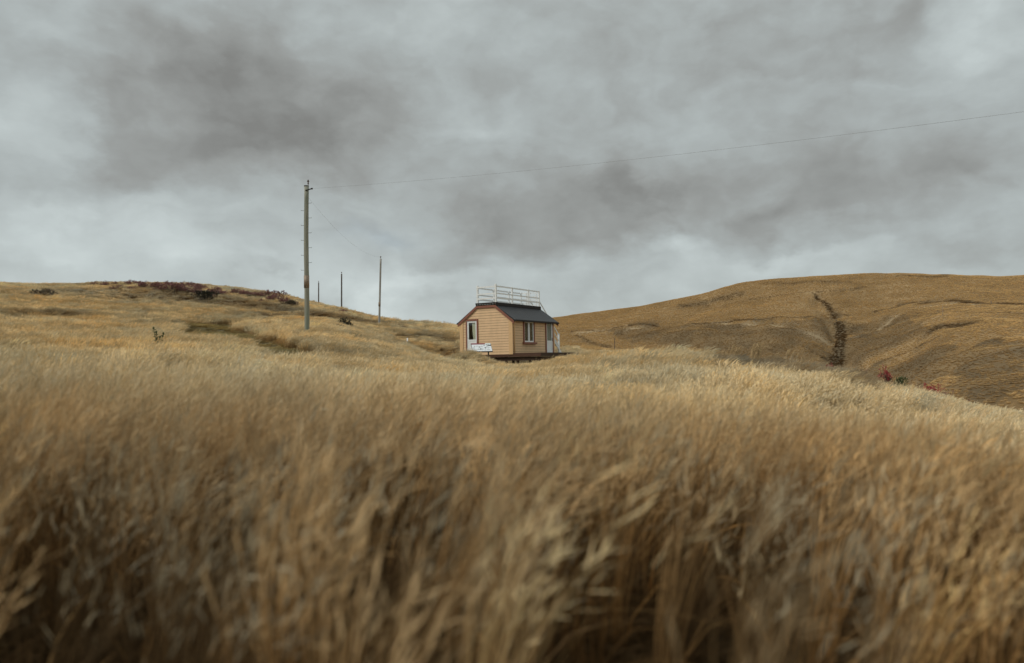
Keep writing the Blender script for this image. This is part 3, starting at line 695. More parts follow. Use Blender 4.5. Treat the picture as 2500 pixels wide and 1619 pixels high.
def gn_scatter(name, kitc, pos, rot, scl, tint, label):
    me = bpy.data.meshes.new(name); n = len(pos)
    me.vertices.add(n); me.vertices.foreach_set('co', pos.astype(np.float32).ravel())
    me.attributes.new('rot', 'FLOAT_VECTOR', 'POINT').data.foreach_set('vector', rot.astype(np.float32).ravel())
    me.attributes.new('scl', 'FLOAT_VECTOR', 'POINT').data.foreach_set('vector', scl.astype(np.float32).ravel())
    me.attributes.new('tint', 'FLOAT_COLOR', 'POINT').data.foreach_set('color', np.concatenate([tint, np.ones((n, 1))], 1).astype(np.float32).ravel())
    me.attributes.new('pick', 'INT', 'POINT').data.foreach_set('value', RNG.integers(0, len(kitc.objects), n).astype(np.int32))
    o = bpy.data.objects.new(name, me); COL.objects.link(o)
    ng = bpy.data.node_groups.new(name, 'GeometryNodeTree')
    ng.interface.new_socket('Geometry', in_out='INPUT', socket_type='NodeSocketGeometry'); ng.interface.new_socket('Geometry', in_out='OUTPUT', socket_type='NodeSocketGeometry')
    gi = ng.nodes.new('NodeGroupInput'); go = ng.nodes.new('NodeGroupOutput')
    ci = ng.nodes.new('GeometryNodeCollectionInfo'); ci.inputs['Collection'].default_value = kitc
    ci.inputs['Separate Children'].default_value = True; ci.inputs['Reset Children'].default_value = True
    ip = ng.nodes.new('GeometryNodeInstanceOnPoints'); ip.inputs['Pick Instance'].default_value = True
    mp = ng.nodes.new('GeometryNodeMeshToPoints')
    def na(nm, ty):
        x = ng.nodes.new('GeometryNodeInputNamedAttribute'); x.data_type = ty; x.inputs['Name'].default_value = nm; return x.outputs[0]
    L = ng.links.new
    L(gi.outputs[0], mp.inputs['Mesh']); L(mp.outputs[0], ip.inputs['Points']); L(ci.outputs[0], ip.inputs['Instance'])
    L(na('pick', 'INT'), ip.inputs['Instance Index'])
    er = ng.nodes.new('FunctionNodeEulerToRotation'); L(na('rot', 'FLOAT_VECTOR'), er.inputs[0]); L(er.outputs[0], ip.inputs['Rotation'])
    L(na('scl', 'FLOAT_VECTOR'), ip.inputs['Scale']); L(ip.outputs[0], go.inputs[0])
    md = o.modifiers.new('scatter', 'NODES'); md.node_group = ng
    tag(o, label, 'grass', kind='stuff')
    return o

def ring(n, r0, r1, a0, a1):
    """n points spread evenly over the ground of a sector"""
    r = np.sqrt(RNG.uniform(r0 ** 2, r1 ** 2, n)); a = RNG.uniform(a0, a1, n)
    return r * np.sin(a), r * np.cos(a)

def grass_zone(name, kitc, n, r0, r1, a0, a1, label, hscale=1.0, zone='near', thin=.0, fade=1.01):
    x, y = ring(n, r0, r1, a0, a1)
    scr, pal, mow = masks(x, y); c1, c2 = bare_mask(x, y)
    ha, hb = house_xy(x, y)
    keep = ~c1
    keep &= ~(c2 & (RNG.random(n) < .93))
    keep &= RNG.random(n) > mow * .55
    if zone == 'far': keep &= RNG.random(n) > np.maximum(sstep(.82, 1, scr) * .75, pal * .9)
    else: keep &= RNG.random(n) > scr * .35
    rr1 = np.hypot(x, y)                               # the stands of each size of grass blend into the next
    if r0 > 3: keep &= RNG.random(n) < sstep(r0 * .98, r0 * fade, rr1)
    if r1 < 100: keep &= RNG.random(n) < 1 - sstep(r1 / fade, r1, rr1)
    # thin, patchy stand: holes between the clumps
    hole = fbm(x / 1.1 + 50, y / 1.1, 3)
    if thin: keep &= RNG.random(n) > thin * np.maximum(sstep(-.05, .40, hole), .85 * sstep(.12, .5, fbm(x / 3.3 - 40, y / 2.1, 3)))
    rr0 = np.hypot(x, y)
    if zone == 'sheaf': keep &= RNG.random(n) < .08 + .92 * sstep(-.05, .22, fbm(x / .75 + 11, y / .9, 2))
    if r0 < 3 and zone == 'near':                                       # trodden spot where the photographer stands; the tall stand begins beyond it
        edge = 4.5 + 1.1 * fbm(x / .9 + 3, y / .9, 3) + .3 * sstep(.1, 1.0, np.arctan2(x, y) / .6)
        keep &= (rr0 > edge) | (RNG.random(n) < .004)
        keep &= RNG.random(n) > .95 * sstep(-.10, .25, fbm(x / .40 - 8, y / .40, 2)) * (1 - sstep(6, 9, rr0) * .6)
        keep &= RNG.random(n) > .92 * sstep(.0, .28, fbm(x / 1.25 + 70, y / .9, 2)) * (1 - sstep(5.5, 8.5, rr0))
    x, y, scr, mow, pal, ha, hb = [q[keep] for q in (x, y, scr, mow, pal, ha, hb)]
    n = len(x)
    r = np.hypot(x, y)
    big = fbm(x / 7.5, y / 4.5, 3); sm = fbm(x / 1.6 + 9, y / 1.6, 3)
    s = hscale * (1 + .12 * big + .12 * sm) * RNG.uniform(.8, 1.2, n)
    s = s * (1 - .72 * mow) * (1 - (.35 if zone == 'far' else .22) * scr)
    # short turf close to the hut, long grass on the mound before its left corner
    apr = sstep(-8.5, -5.5, ha) * (1 - sstep(9.2, 10.5, ha)) * sstep(-4.6, -3.4, hb) * (1 - sstep(4.6, 6, hb))
    mound = np.exp(-((x + 2.75) / 1.4) ** 2 - ((y - 43.8) / 1.3) ** 2)
    s = s * (1 - apr * .62 * (1 - mound)) * (1 + mound * .15)
    s = np.where(in_poly(x, y, SHORT), s * .55, s)
    z = H(x, y)
    yaw = RNG.normal(0, .45, n) + .25 * fbm(x / 9, y / 9, 2)
    rot = np.stack([RNG.normal(0, .10, n), RNG.normal(.0, .12, n) + .14 * big, yaw], 1)
    w = np.clip(s, .5, 1.5) ** .35 * (.45 if zone == 'far' else 1)
    flip = np.where(RNG.random(n) < .5, -1.0, 1.0)
    scl = np.stack([w, w * flip, s], 1)
    tone = (1 + .26 * fbm(x / 9 + 3, y / 6, 3) + .16 * sm) * np.exp(.15 * RNG.normal(0, 1, n))
    warm = .20 * fbm(x / 6 - 20, y / 5, 3) + .10 * RNG.normal(0, 1, n)
    tint = np.stack([tone * (1 + warm * .3), tone * (1 - warm * .15), tone * (1 - warm * .9)], 1)
    if zone == 'far': tint = (.55 + .45 * tint) * np.array([1.02, .915, .755])[None]
    if kitc in (KIT_SHEAF, KIT_BROAD): tint = tint * np.array([.84, .71, .58])[None] * np.exp(RNG.normal(0, .25, n))[:, None]  # near sheaves and blades carry the painted foreground dimming, plus random tone
    elif kitc is KIT_HILL: tint = tint * np.array([1.06, 1.09, 1.16])[None]
    elif r0 < 3 and zone == 'near': tint = tint * (np.array([.68, .575, .475])[None] + np.array([.32, .425, .525])[None] * sstep(4.2, 10, r)[:, None])  # foreground dimness painted into the nearest tufts' tint, fading out with distance
    if zone == 'thatch': tint = np.clip(tint, .5, 1.6)
    dark = np.array([.40, .38, .40]) if zone == 'far' else np.array([.47, .45, .46])
    tint = tint * (1 - scr[:, None] * (1 - dark[None]))
    green = np.array([.60, .61, .50])
    tint = tint * (1 - mow[:, None] * (1 - green[None]))
    return gn_scatter(name, kitc, np.stack([x, y, z], 1), rot, scl, np.clip(tint, .05, 1.5), label)

DENS = 1.0
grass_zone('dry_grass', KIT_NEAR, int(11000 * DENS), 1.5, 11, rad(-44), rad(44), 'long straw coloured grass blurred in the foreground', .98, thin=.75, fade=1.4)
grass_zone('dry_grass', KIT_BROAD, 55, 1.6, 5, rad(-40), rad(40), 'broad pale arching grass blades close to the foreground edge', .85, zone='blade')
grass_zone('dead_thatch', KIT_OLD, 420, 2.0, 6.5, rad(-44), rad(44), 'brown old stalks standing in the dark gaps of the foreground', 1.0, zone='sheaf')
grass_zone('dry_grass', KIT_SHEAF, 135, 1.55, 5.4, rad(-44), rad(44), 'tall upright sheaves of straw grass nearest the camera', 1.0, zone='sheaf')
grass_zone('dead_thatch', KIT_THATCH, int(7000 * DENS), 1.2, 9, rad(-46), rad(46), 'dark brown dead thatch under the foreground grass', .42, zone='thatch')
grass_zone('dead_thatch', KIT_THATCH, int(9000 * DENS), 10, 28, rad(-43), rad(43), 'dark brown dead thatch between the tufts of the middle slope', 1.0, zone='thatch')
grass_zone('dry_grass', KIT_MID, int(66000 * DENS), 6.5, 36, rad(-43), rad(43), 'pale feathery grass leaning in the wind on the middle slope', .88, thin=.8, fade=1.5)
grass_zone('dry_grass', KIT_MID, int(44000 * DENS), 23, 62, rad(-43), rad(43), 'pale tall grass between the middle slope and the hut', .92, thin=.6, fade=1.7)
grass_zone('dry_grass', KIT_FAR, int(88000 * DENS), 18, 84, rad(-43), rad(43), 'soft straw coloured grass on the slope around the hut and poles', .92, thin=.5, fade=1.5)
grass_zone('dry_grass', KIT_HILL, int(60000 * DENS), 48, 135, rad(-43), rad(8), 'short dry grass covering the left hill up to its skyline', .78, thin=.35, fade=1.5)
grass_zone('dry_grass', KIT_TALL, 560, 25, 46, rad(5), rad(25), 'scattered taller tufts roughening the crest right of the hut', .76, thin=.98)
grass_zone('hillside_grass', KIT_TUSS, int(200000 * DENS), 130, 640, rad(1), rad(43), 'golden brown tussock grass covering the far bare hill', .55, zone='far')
# dark scrub in gullies and banks of the far hill
sx_, sy_ = ring(300000, 135, 600, rad(1), rad(43))
sc_, _, _ = masks(sx_, sy_, False); sc_ = sc_ ** 1.2
kp = RNG.random(len(sx_)) < np.where(sc_ > .7, .95, sc_ * .5)
sx_, sy_, sc_ = sx_[kp], sy_[kp], sc_[kp]; n_ = len(sx_)
sc3 = RNG.uniform(.3, .85, n_)
gn_scatter('hillside_scrub', KIT_SCRUB, np.stack([sx_, sy_, H(sx_, sy_)], 1), np.stack([np.zeros(n_), np.zeros(n_), RNG.uniform(0, 6.28, n_)], 1), np.stack([sc3, sc3, sc3 * RNG.uniform(.6, 1.3, n_) * np.where(sc_ > .78, 1.0, .38)], 1), np.clip(np.array([.46, .42, .42])[None] * RNG.uniform(.5, 1.4, (n_, 1)), .03, 1), 'dark scrub filling the gullies and road banks of the far hill')
# brown scrub on the near scarps
sx_, sy_ = ring(90000, 14, 125, rad(-40), rad(38))
sc_, _, _ = masks(sx_, sy_)
kp = RNG.random(len(sx_)) < sc_ * .5 * np.clip(np.hypot(sx_, sy_) / 60, .25, 1.0)
sx_, sy_ = sx_[kp], sy_[kp]; n_ = len(sx_)
sc3 = RNG.uniform(.22, .6, n_)
gn_scatter('brown_scrub', KIT_SCRUB, np.stack([sx_, sy_, H(sx_, sy_)], 1), np.stack([np.zeros(n_), np.zeros(n_), RNG.uniform(0, 6.28, n_)], 1), np.stack([sc3, sc3, sc3 * RNG.uniform(.7, 1.4, n_)], 1), np.clip(np.array([.62, .58, .58])[None] * RNG.uniform(.5, 1.4, (n_, 1)), .03, 1), 'low brown scrub along the banks of the near slopes')

# ------------------------------------------------------------------ the hut
hut = empty('hut', tuple(HOUSE_N), H_ANG)
tag(hut, 'small peach weatherboard hut with a dark roof and white rooftop railing', 'hut')
L_, W_ = 5.46, 4.24
PROF = [(0, 2.24), (1.29, 3.17), (2.85, 3.17), (W_, 2.20)]       # gable outline (y, z) at the wall
def span(z):
    a, b = 0.0, W_
    if z > 2.24: a = 1.29 * (z - 2.24) / (3.17 - 2.24)
    if z > 2.20: b = W_ - (W_ - 2.85) * (z - 2.20) / (3.17 - 2.20)
    return a, b
def boards(mb, plane, z0, z1, pitch, spanf, holes, lip=.03, zmin=-.03):
    """bevel-back weatherboards; plane(s, out, z) -> 3D point ; holes: (s0, s1, z0, z1)"""
    zs = set()
    k = 0
    while z0 + k * pitch < z1 - 1e-4: zs.add(round(z0 + k * pitch, 4)); k += 1
    zs.add(z1)
    for h in holes:
        for q in h[2:4]:
            if z0 < q < z1: zs.add(round(q, 4))
    zs = sorted(zs)
    for za, zb_ in zip(zs[:-1], zs[1:]):
        kb = math.floor((za - z0 + 1e-4) / pitch); low = z0 + kb * pitch
        if abs(za - low) < 1e-3 and zb_ - za > .05: za = za + .011                # open lap between boards
        oa = lip * (1 - (za - low) / pitch); ob = lip * (1 - (zb_ - low) / pitch)
        a0, b0 = spanf(za); a1, b1 = spanf(zb_)
        cuts = sorted([(h[0], h[1]) for h in holes if h[2] < (za + zb_) / 2 < h[3]])
        segs = []; cur0, cur1 = a0, a1
        for c in cuts:
            segs.append((cur0, cur1, c[0], c[0])); cur0 = cur1 = c[1]
        segs.append((cur0, cur1, b0, b1))
        for s0, s1, e0, e1 in segs:
            if e0 - s0 < 1e-3 and e1 - s1 < 1e-3: continue
            mb.add([plane(s0, oa, za), plane(e0, oa, za), plane(e1, ob, zb_), plane(s1, ob, zb_), plane(s0, 0, za), plane(e0, 0, za)], [(0, 1, 2, 3), (4, 5, 1, 0)])
D_L = (2.84, 3.65, .27, 2.26)            # left door opening on the gable (y, y, z, z)
W_S = (1.43, 2.62, .76, 2.14)            # window opening on the side
D_R = (4.36, 5.22, .03, 2.21)            # right door opening on the side
gb = MB(); boards(gb, lambda s, o, z: (-o * .6, s, z), -.06, 3.16, .175, span, [D_L]); gb.build('gable_wall', M_WALL, hut, fixn=False)
sb = MB(); boards(sb, lambda s, o, z: (s, -o * .38, z), -.06, 2.235, .175, lambda z: (0, L_), [W_S, D_R]); sb.build('side_wall', M_WALL, hut, fixn=False)
bb = MB(); boards(bb, lambda s, o, z: (L_ + o, s, z), -.06, 3.16, .175, span, []); bb.build('gable_wall', M_WALL, hut, fixn=False)
lb = MB(); boards(lb, lambda s, o, z: (s, W_ + o, z), -.06, 2.20, .175, lambda z: (0, L_), []); lb.build('side_wall', M_WALL, hut, fixn=False)
fl = MB(); fl.box(.02, L_ - .02, .02, W_ - .02, -.08, .0); fl.box(2.9, 2.98, .02, W_ - .02, .0, 2.2); fl.build('floor', M_INT, hut)
ln = MB(); ln.box(.03, L_ - .04, W_ - .04, W_ - .03, .0, 2.15); ln.box(L_ - .035, L_ - .025, .04, W_ - .04, .0, 2.15); ln.build('lining', M_INT, hut)
# corner boards
cb = MB(); cb.box(-.045, .0, -.03, .26, -.06, 2.30); cb.build('corner_board', M_CREAM, hut)
cb = MB(); cb.box(-.045, .0, W_ - .25, W_ + .03, -.06, 2.26); cb.build('corner_board', M_CREAM, hut)
cb = MB(); cb.box(L_ - .12, L_ + .03, -.045, 0.0, -.06, 2.235); cb.build('corner_board', M_WALL, hut)
# roof: two slopes and a flat platform
def slope_prism(p0, p1, th, x0, x1):
    (y0, z0), (y1, z1) = p0, p1
    d = math.hypot(y1 - y0, z1 - z0); ny_, nz_ = -(z1 - z0) / d * th, (y1 - y0) / d * th
    if nz_ < 0: ny_, nz_ = -ny_, -nz_
    mb = MB(); mb.prism([(y0, z0), (y1, z1), (y1 + ny_, z1 + nz_), (y0 + ny_, z0 + nz_)], 'x', x0, x1); return mb
k_r = (3.17 - 2.24) / 1.29; k_l = (3.17 - 2.20) / (W_ - 2.85)
rf = slope_prism((-.16, 2.24 - .16 * k_r + .03), (1.33, 3.20), .07, -.05, L_ + .36)
for i in range(19): rf.prism([(-.16, 2.24 - .16 * k_r + .102), (1.30, 3.255), (1.30, 3.275), (-.16, 2.24 - .16 * k_r + .122)], 'x', .02 + i * .305, .055 + i * .305)
roof = rf.build('roof', M_ROOF, hut)
lf = slope_prism((W_ + .16, 2.20 - .16 * k_l + .03), (2.81, 3.20), .07, -.05, L_ + .36); lf.build('roof', M_ROOF, hut)
gt = MB(); gt.box(-.05, L_ + .36, -.27, -.165, 2.10, 2.215); gt.build('gutter', M_EDGE, hut)
gt = MB(); gt.box(-.05, L_ + .36, W_ + .165, W_ + .27, 2.06, 2.17); gt.build('gutter', M_EDGE, hut)
# barge boards (brown), on both gables
def barge(x0, x1):
    mb = MB()
    o = [(-.17, 2.245 - .17 * k_r), (1.29, 3.245), (2.85, 3.245), (W_ + .17, 2.205 - .17 * k_l)]
    i_ = [(-.17, 2.055 - .17 * k_r), (1.355, 3.095), (2.785, 3.095), (W_ + .17, 2.015 - .17 * k_l)]
    for a in range(3):
        mb.prism([o[a], o[a + 1], i_[a + 1], i_[a]], 'x', x0, x1)
    return mb
barge(-.085, -.05).build('barge_board', M_TRIM, hut)
barge(L_ + .36, L_ + .395).build('barge_board', M_TRIM, hut)
sf = MB(); sf.box(-.05, L_ + .36, -.16, .0, 2.205, 2.225); sf.build('soffit', M_TRIM, hut)
# rooftop platform
pf = MB()
for i in range(11): pf.box(-.10, 5.74, 1.26 + i * .145, 1.26 + i * .145 + .135, 3.395, 3.43)
pl = pf.build('platform', M_EDGE, hut)
pe = MB(); pe.box(-.07, 5.76, 1.20, 1.258, 3.215, 3.43); pe.box(-.06, 5.75, 2.83, 2.875, 3.25, 3.39); pe.build('platform_beam', M_EDGE, pl)
pj = MB()
for i in range(7): pj.box(-.09, -.02, 1.40 + i * .21, 1.52 + i * .21, 3.30, 3.345)
pj.build('platform_joist', M_BLIND, pl)
pe = MB(); pe.box(-.105, -.092, 1.25, 2.87, 3.35, 3.435); pe.build('platform_beam', M_EDGE, pl)
# railing
def post(mb, x, y, z0, z1, w=.10): mb.box(x - w / 2, x + w / 2, y - w / 2, y + w / 2, z0, z1)
railing = empty('railing', (0, 0, 0)); railing.parent = hut
YR, YL = 1.295, 2.84
for (x, y, z1, w) in [(.04, YR, 4.65, .115), (2.04, YR, 4.59, .10), (4.16, YR, 4.59, .10), (5.64, YR, 4.58, .10),
                      (.13, YL, 4.63, .115), (2.05, YL, 4.55, .09), (4.0, YL, 4.55, .08), (5.66, YL, 4.56, .08), (5.68, 2.38, 4.50, .07)]:
    m_ = MB(); post(m_, x, y, 3.30 if y < 2 else 3.34, z1, w); m_.build('post', M_WHITE, railing, bevel=.006)
for z, hgt in ((4.50, .09), (4.03, .085), (3.72, .105)):
    a = MB(); a.box(.09, 5.60, YR - .085, YR - .05, z - hgt / 2, z + hgt / 2); a.build('rail', M_WHITE, railing)
    a = MB(); a.box(.18, 5.66, YL + .045, YL + .08, z - hgt / 2 - .01, z + hgt / 2 - .01); a.build('rail', M_WHITE, railing)
    a = MB(); a.box(.02, .055, YR + .055, YL - .055, z - hgt / 2 - .004, z + hgt / 2 - .004); a.build('rail', M_WHITE, railing)
    a = MB(); a.box(5.705, 5.735, 2.38, YL - .045, z - hgt / 2 - .01, z + hgt / 2 - .01); a.build('rail', M_WHITE, railing)
gate = MB()
for z in (3.55, 3.78, 3.98, 4.18, 4.46): gate.box(5.69, 5.715, 1.57, 2.10, z - .025, z + .025)
gate.box(5.65, 5.688, 2.06, 2.12, 3.44, 4.55); gate.box(5.65, 5.688, 1.51, 1.57, 3.44, 4.55); gate.build('gate', M_WHITE, railing)
# stair to the platform, at the far end
stair = empty('stair', (0, 0, 0)); stair.parent = hut
sx0, sx1, zt, zb_ = 5.76, 8.75, 2.85, .02
for y in (YR, 2.02):
    m_ = MB(); m_.prism([(sx0, zt), (sx0, zt - .24), (sx1 - .02, zb_), (sx1 + .2, zb_)], 'y', y - .03, y + .03); m_.build('stringer', M_WHITE, stair)
    m_ = MB(); post(m_, 8.47, y, -.02, 1.52, .115); m_.build('post', M_WHITE, stair, bevel=.006)
    for dz in (0.0, -.46, -.86):
        m_ = MB(); m_.beam((5.68, y - .02, 3.80 + dz), (8.45, y - .02, 1.44 + dz), .05, .06); m_.build('handrail', M_WHITE, stair)
for i in range(13):
    t = (i + .7) / 13.4; x = sx0 + (sx1 - sx0) * t; z = zt + (zb_ - zt) * t
    m_ = MB(); m_.box(x - .11, x + .11, YR + .03, 2.02 - .03, z - .02, z + .018); m_.build('tread', M_WHITE, stair)
# downpipe on the near corner
dp = MB(); dp.tube([(.11, -.13, 2.12), (.11, -.10, 2.0), (.11, -.075, 1.9), (.11, -.075, -.05)], .042, 10); dp.build('downpipe', M_CREAM, hut, True)
# left door
def door_gable():
    dd = empty('door', (0, 0, 0)); dd.parent = hut
    y0, y1, z0, z1 = D_L
    t = MB(); t.box(-.06, .01, y0 - .11, y0 - .002, z0 - .05, z1 + .11); t.box(-.06, .01, y1 + .002, y1 + .09, z0 - .05, z1 + .11); t.box(-.06, .01, y0 - .002, y1 + .002, z1 + .002, z1 + .11); t.build('door_trim', M_TRIM, dd)
    s = MB(); s.box(-.028, .02, y0, y0 + .10, z0, z1); s.box(-.028, .02, y1 - .13, y1, z0, z1); s.box(-.028, .02, y0 + .10, y1 - .13, z1 - .12, z1); s.box(-.028, .02, y0 + .10, y1 - .13, z0, .36); s.box(-.028, .02, y0 + .10, y1 - .13, .90, 1.0)
    s.box(-.014, .015, y0 + .10, y1 - .13, .36, .90); s.build('door_leaf', M_WHITE, dd)
    p = MB(); p.box(-.006, .0, y0 + .10, y1 - .13, 1.0, z1 - .12); p.build('glass_pane', M_GLASS, dd)
    c = MB(); ys = np.linspace(y0 + .08, y0 + .43, 15)
    top = [(.03 + .014 * math.sin(i * 1.9), y, 2.16) for i, y in enumerate(ys)]
    midp = [(.03 + .014 * math.sin(i * 1.9), y0 + .08 + (y - y0 - .08) * .93, 1.5) for i, y in enumerate(ys)]
    bot = [(.03 + .014 * math.sin(i * 1.9), y0 + .08 + (y - y0 - .08) * .75, .95) for i, y in enumerate(ys)]
    n = len(ys)
    c.add(top + midp + bot, [(r * n + i, r * n + i + 1, (r + 1) * n + i + 1, (r + 1) * n + i) for r in (0, 1) for i in range(n - 1)]); c.build('curtain', M_CURT, dd, True)
    h = MB(); h.tube([(-.03, y1 - .06, 1.12), (-.075, y1 - .06, 1.12)], .012, 8); h.tube([(-.075, y1 - .06, 1.12), (-.075, y1 - .16, 1.12)], .011, 8); h.build('handle', M_STEEL, dd)
    for z in (.5, 1.25, 2.0):
        k = MB(); k.tube([(-.036, y1 + .0, z - .045), (-.036, y1 + .0, z + .045)], .012, 8); k.build('hinge', M_STEEL, dd)
door_gable()
def door_side():
    dd = empty('door', (0, 0, 0)); dd.parent = hut
    x0, x1, z0, z1 = D_R
    t = MB(); t.box(x0 - .13, x0 - .002, -.06, .01, z0 - .06, z1 + .03); t.box(x1 + .002, x1 + .10, -.06, .01, z0 - .06, z1 + .03); t.build('door_trim', M_TRIM, dd)
    s = MB(); s.box(x0, x0 + .10, -.028, .02, z0, z1); s.box(x1 - .14, x1, -.028, .02, z0, z1); s.box(x0 + .10, x1 - .14, -.028, .02, z1 - .10, z1); s.box(x0 + .10, x1 - .14, -.028, .02, z0, z0 + .16); s.box(x0 + .10, x1 - .14, -.028, .02, .76, .90)
    s.box(x0 + .10, x1 - .14, -.014, .015, z0 + .16, .76); s.build('door_leaf', M_WHITE, dd)
    p = MB(); p.box(x0 + .10, x1 - .14, -.006, .0, .90, z1 - .10); p.build('glass_pane', M_GLASS, dd)
    b = MB(); b.box(x0 + .02, x1 - .06, .03, .04, .82, 2.2); b.build('blind', M_BLIND, dd)
    h = MB(); h.tube([(x1 - .06, -.03, 1.0), (x1 - .06, -.08, 1.0)], .012, 8); h.tube([(x1 - .06, -.08, 1.0), (x1 - .17, -.08, 1.0)], .011, 8); h.build('handle', M_STEEL, dd)
    pl_ = MB(); pl_.box(x1 - .09, x1 - .03, -.035, -.028, .86, 1.1); pl_.build('lock_plate', M_STEEL, dd)
door_side()
def window_side():
    ww = empty('window', (0, 0, 0)); ww.parent = hut
    x0, x1, z0, z1 = W_S; xm = (x0 + x1) / 2
    t = MB(); t.box(x0 - .13, x0 - .002, -.065, .01, z0 - .0, z1 + .10); t.box(x1 + .002, x1 + .13, -.065, .01, z0 - .0, z1 + .10); t.box(x0 - .002, x1 + .002, -.065, .01, z1 + .002, z1 + .10); t.build('window_trim', M_TRIM, ww)
    s_ = MB(); s_.box(x0 - .22, x1 + .28, -.15, .01, z0 - .14, z0 - .005); s_.build('sill', M_TRIM, ww, bevel=.01)
    f = MB(); f.box(x0, x1, -.03, .03, z1 - .07, z1); f.box(x0, x1, -.03, .03, z0, z0 + .09)
    for a, b in ((x0, x0 + .07), (xm - .085, xm + .085), (x1 - .07, x1)): f.box(a, b, -.03, .03, z0 + .09, z1 - .07)
    f.build('frame', M_WHITE, ww)
    for a, b in ((x0 + .07, xm - .085), (xm + .085, x1 - .07)):
        p = MB(); p.box(a, b, -.006, .0, z0 + .09, z1 - .07); p.build('glass_pane', M_GLASS, ww)
        # diamond-patterned net curtain behind the pane
        n = MB()
        for q in range(0, 5):
            c = z0 + .05 + q * .17
            n.beam((a - .02, .07, c), (b + .02, .07, c + (b - a)), .005, .012, up=(0, 1, 0)); n.beam((a - .02, .075, c + (b - a)), (b + .02, .075, c), .005, .012, up=(0, 1, 0))
        keepv = n
        n.build('lattice_curtain', M_CURT, ww)
window_side()

# ------------------------------------------------------------------ timber deck
deck = empty('deck', tuple(HOUSE_N), H_ANG)
tag(deck, 'low dark brown timber deck under the hut and projecting towards its side', 'deck')
dk_ = MB()
for i in range(15): dk_.box(.06, 8.9, -2.08 + i * .141, -2.08 + i * .141 + .134, -.03, .012)
dk_.build('decking', M_DECK, deck)
e = MB(); e.box(.0, .05, -2.13, 2.12, -.225, .016); e.build('fascia_board', M_DECK, deck)
e = MB(); e.box(.052, 8.9, -2.13, -2.085, -.225, .016); e.build('fascia_board', M_DECKD, deck)  # side face in darker timber than the front: its shade put into the colour
e = MB(); e.box(.14, .24, -1.95, 1.95, -.48, -.232); e.build('bearer', M_DECKD, deck)
e = MB(); e.box(.25, 8.7, -1.95, -1.85, -.48, -.232); e.build('bearer', M_DECKD, deck)
for (x, y) in [(.3, -1.8), (.3, -.2), (.3, 1.7), (3.0, -1.8), (5.8, -1.8), (8.4, -1.8), (3.0, 1.9), (5.3, 1.9), (5.3, 4.0), (.3, 4.0)]:
    e = MB(); e.box(x - .07, x + .07, y - .07, y + .07, -.95, -.236 if y < 2 else -.06); e.build('pile', M_DECKD, deck)

# ------------------------------------------------------------------ information board
bl = at(1150 + 26, 45.4)
board = empty('information_board', (bl[0], bl[1], bl[2]), rad(14))
tag(board, 'tilted white information board with a maroon header in front of the left door', 'sign')
zc = 0.0
cen = ray(1176.5, 848); cen = cen / math.hypot(cen[0], cen[1]) * 45.4
zloc = cen[2] - bl[2]
TILT = rad(42)
def bp(u_, v_, o_):     # board plane: u across, v up the slope, o out of the face
    return (u_, v_ * math.cos(TILT) + o_ * -math.sin(TILT), zloc + v_ * math.sin(TILT) + o_ * math.cos(TILT))
def slab(mb, u0, u1, v0, v1, o0, o1):
    vs = [bp(a, b, c) for a in (u0, u1) for b in (v0, v1) for c in (o0, o1)]
    mb.add(vs, [(0, 1, 3, 2), (4, 6, 7, 5), (0, 4, 5, 1), (2, 3, 7, 6), (0, 2, 6, 4), (1, 5, 7, 3)])
def flatpoly(mb, pts, o0, o1=.003):
    n = len(pts); vs = [bp(a, b, o0) for a, b in pts] + [bp(a, b, o0 + o1) for a, b in pts]
    mb.add(vs, [tuple(range(n - 1, -1, -1)), tuple(range(n, 2 * n))] + [(i, (i + 1) % n, n + (i + 1) % n, n + i) for i in range(n)])
hw, hh_ = .61, .37
m_ = MB(); slab(m_, -hw - .018, hw + .018, -hh_ - .03, hh_ + .012, -.04, -.004); m_.build('frame', M_BLACK, board)
m_ = MB(); slab(m_, -hw, hw, -hh_, hh_, -.003, .008); panel = m_.build('panel', M_BOARD, board)
m_ = MB(); flatpoly(m_, [(-hw, hh_), (-hw, hh_ - .12), (.24, hh_ - .12), (.27, hh_)], .0082); m_.build('header_strip', M_MAROON, panel)
m_ = MB(); flatpoly(m_, [(.29, hh_ + .0), (.27, hh_ - .13), (.38, hh_ - .16), (hw, hh_ - .13), (hw, hh_)], .0082); m_.build('photo_sky', M_SKYPR, panel)
m_ = MB(); flatpoly(m_, [(.275, hh_ - .125), (.31, hh_ - .12), (.38, hh_ - .17), (.46, hh_ - .14), (.54, hh_ - .17), (hw, hh_ - .15), (hw, hh_ - .25), (.48, hh_ - .25), (.36, hh_ - .21)], .0124); m_.build('photo_hills', M_INK, panel)
rg = np.random.default_rng(5)
def smudge(cu, cv, w, h, mat, nm='printed_picture'):
    m_ = MB(); k = 9; pts = []
    for i in range(k):
        a = 2 * math.pi * i / k; q = rg.uniform(.6, 1.1); pts.append((cu + w / 2 * q * math.cos(a), cv + h / 2 * q * math.sin(a)))
    flatpoly(m_, pts, .0082); m_.build(nm, mat, panel)
for cu, cv, w, h, mt in [(-.44, .08, .12, .07, M_INK2), (-.13, .02, .14, .09, M_INK), (-.20, -.18, .17, .08, M_INK2), (-.09, -.17, .10, .16, M_INK), (.17, .14, .11, .08, M_INK2), (.22, -.06, .12, .13, M_INK), (.40, -.07, .06, .07, M_INK2), (.48, -.06, .04, .06, M_INK2), (.53, -.30, .04, .04, M_INK2)]:
    smudge(cu, cv, w, h, mt)
tx = MB()
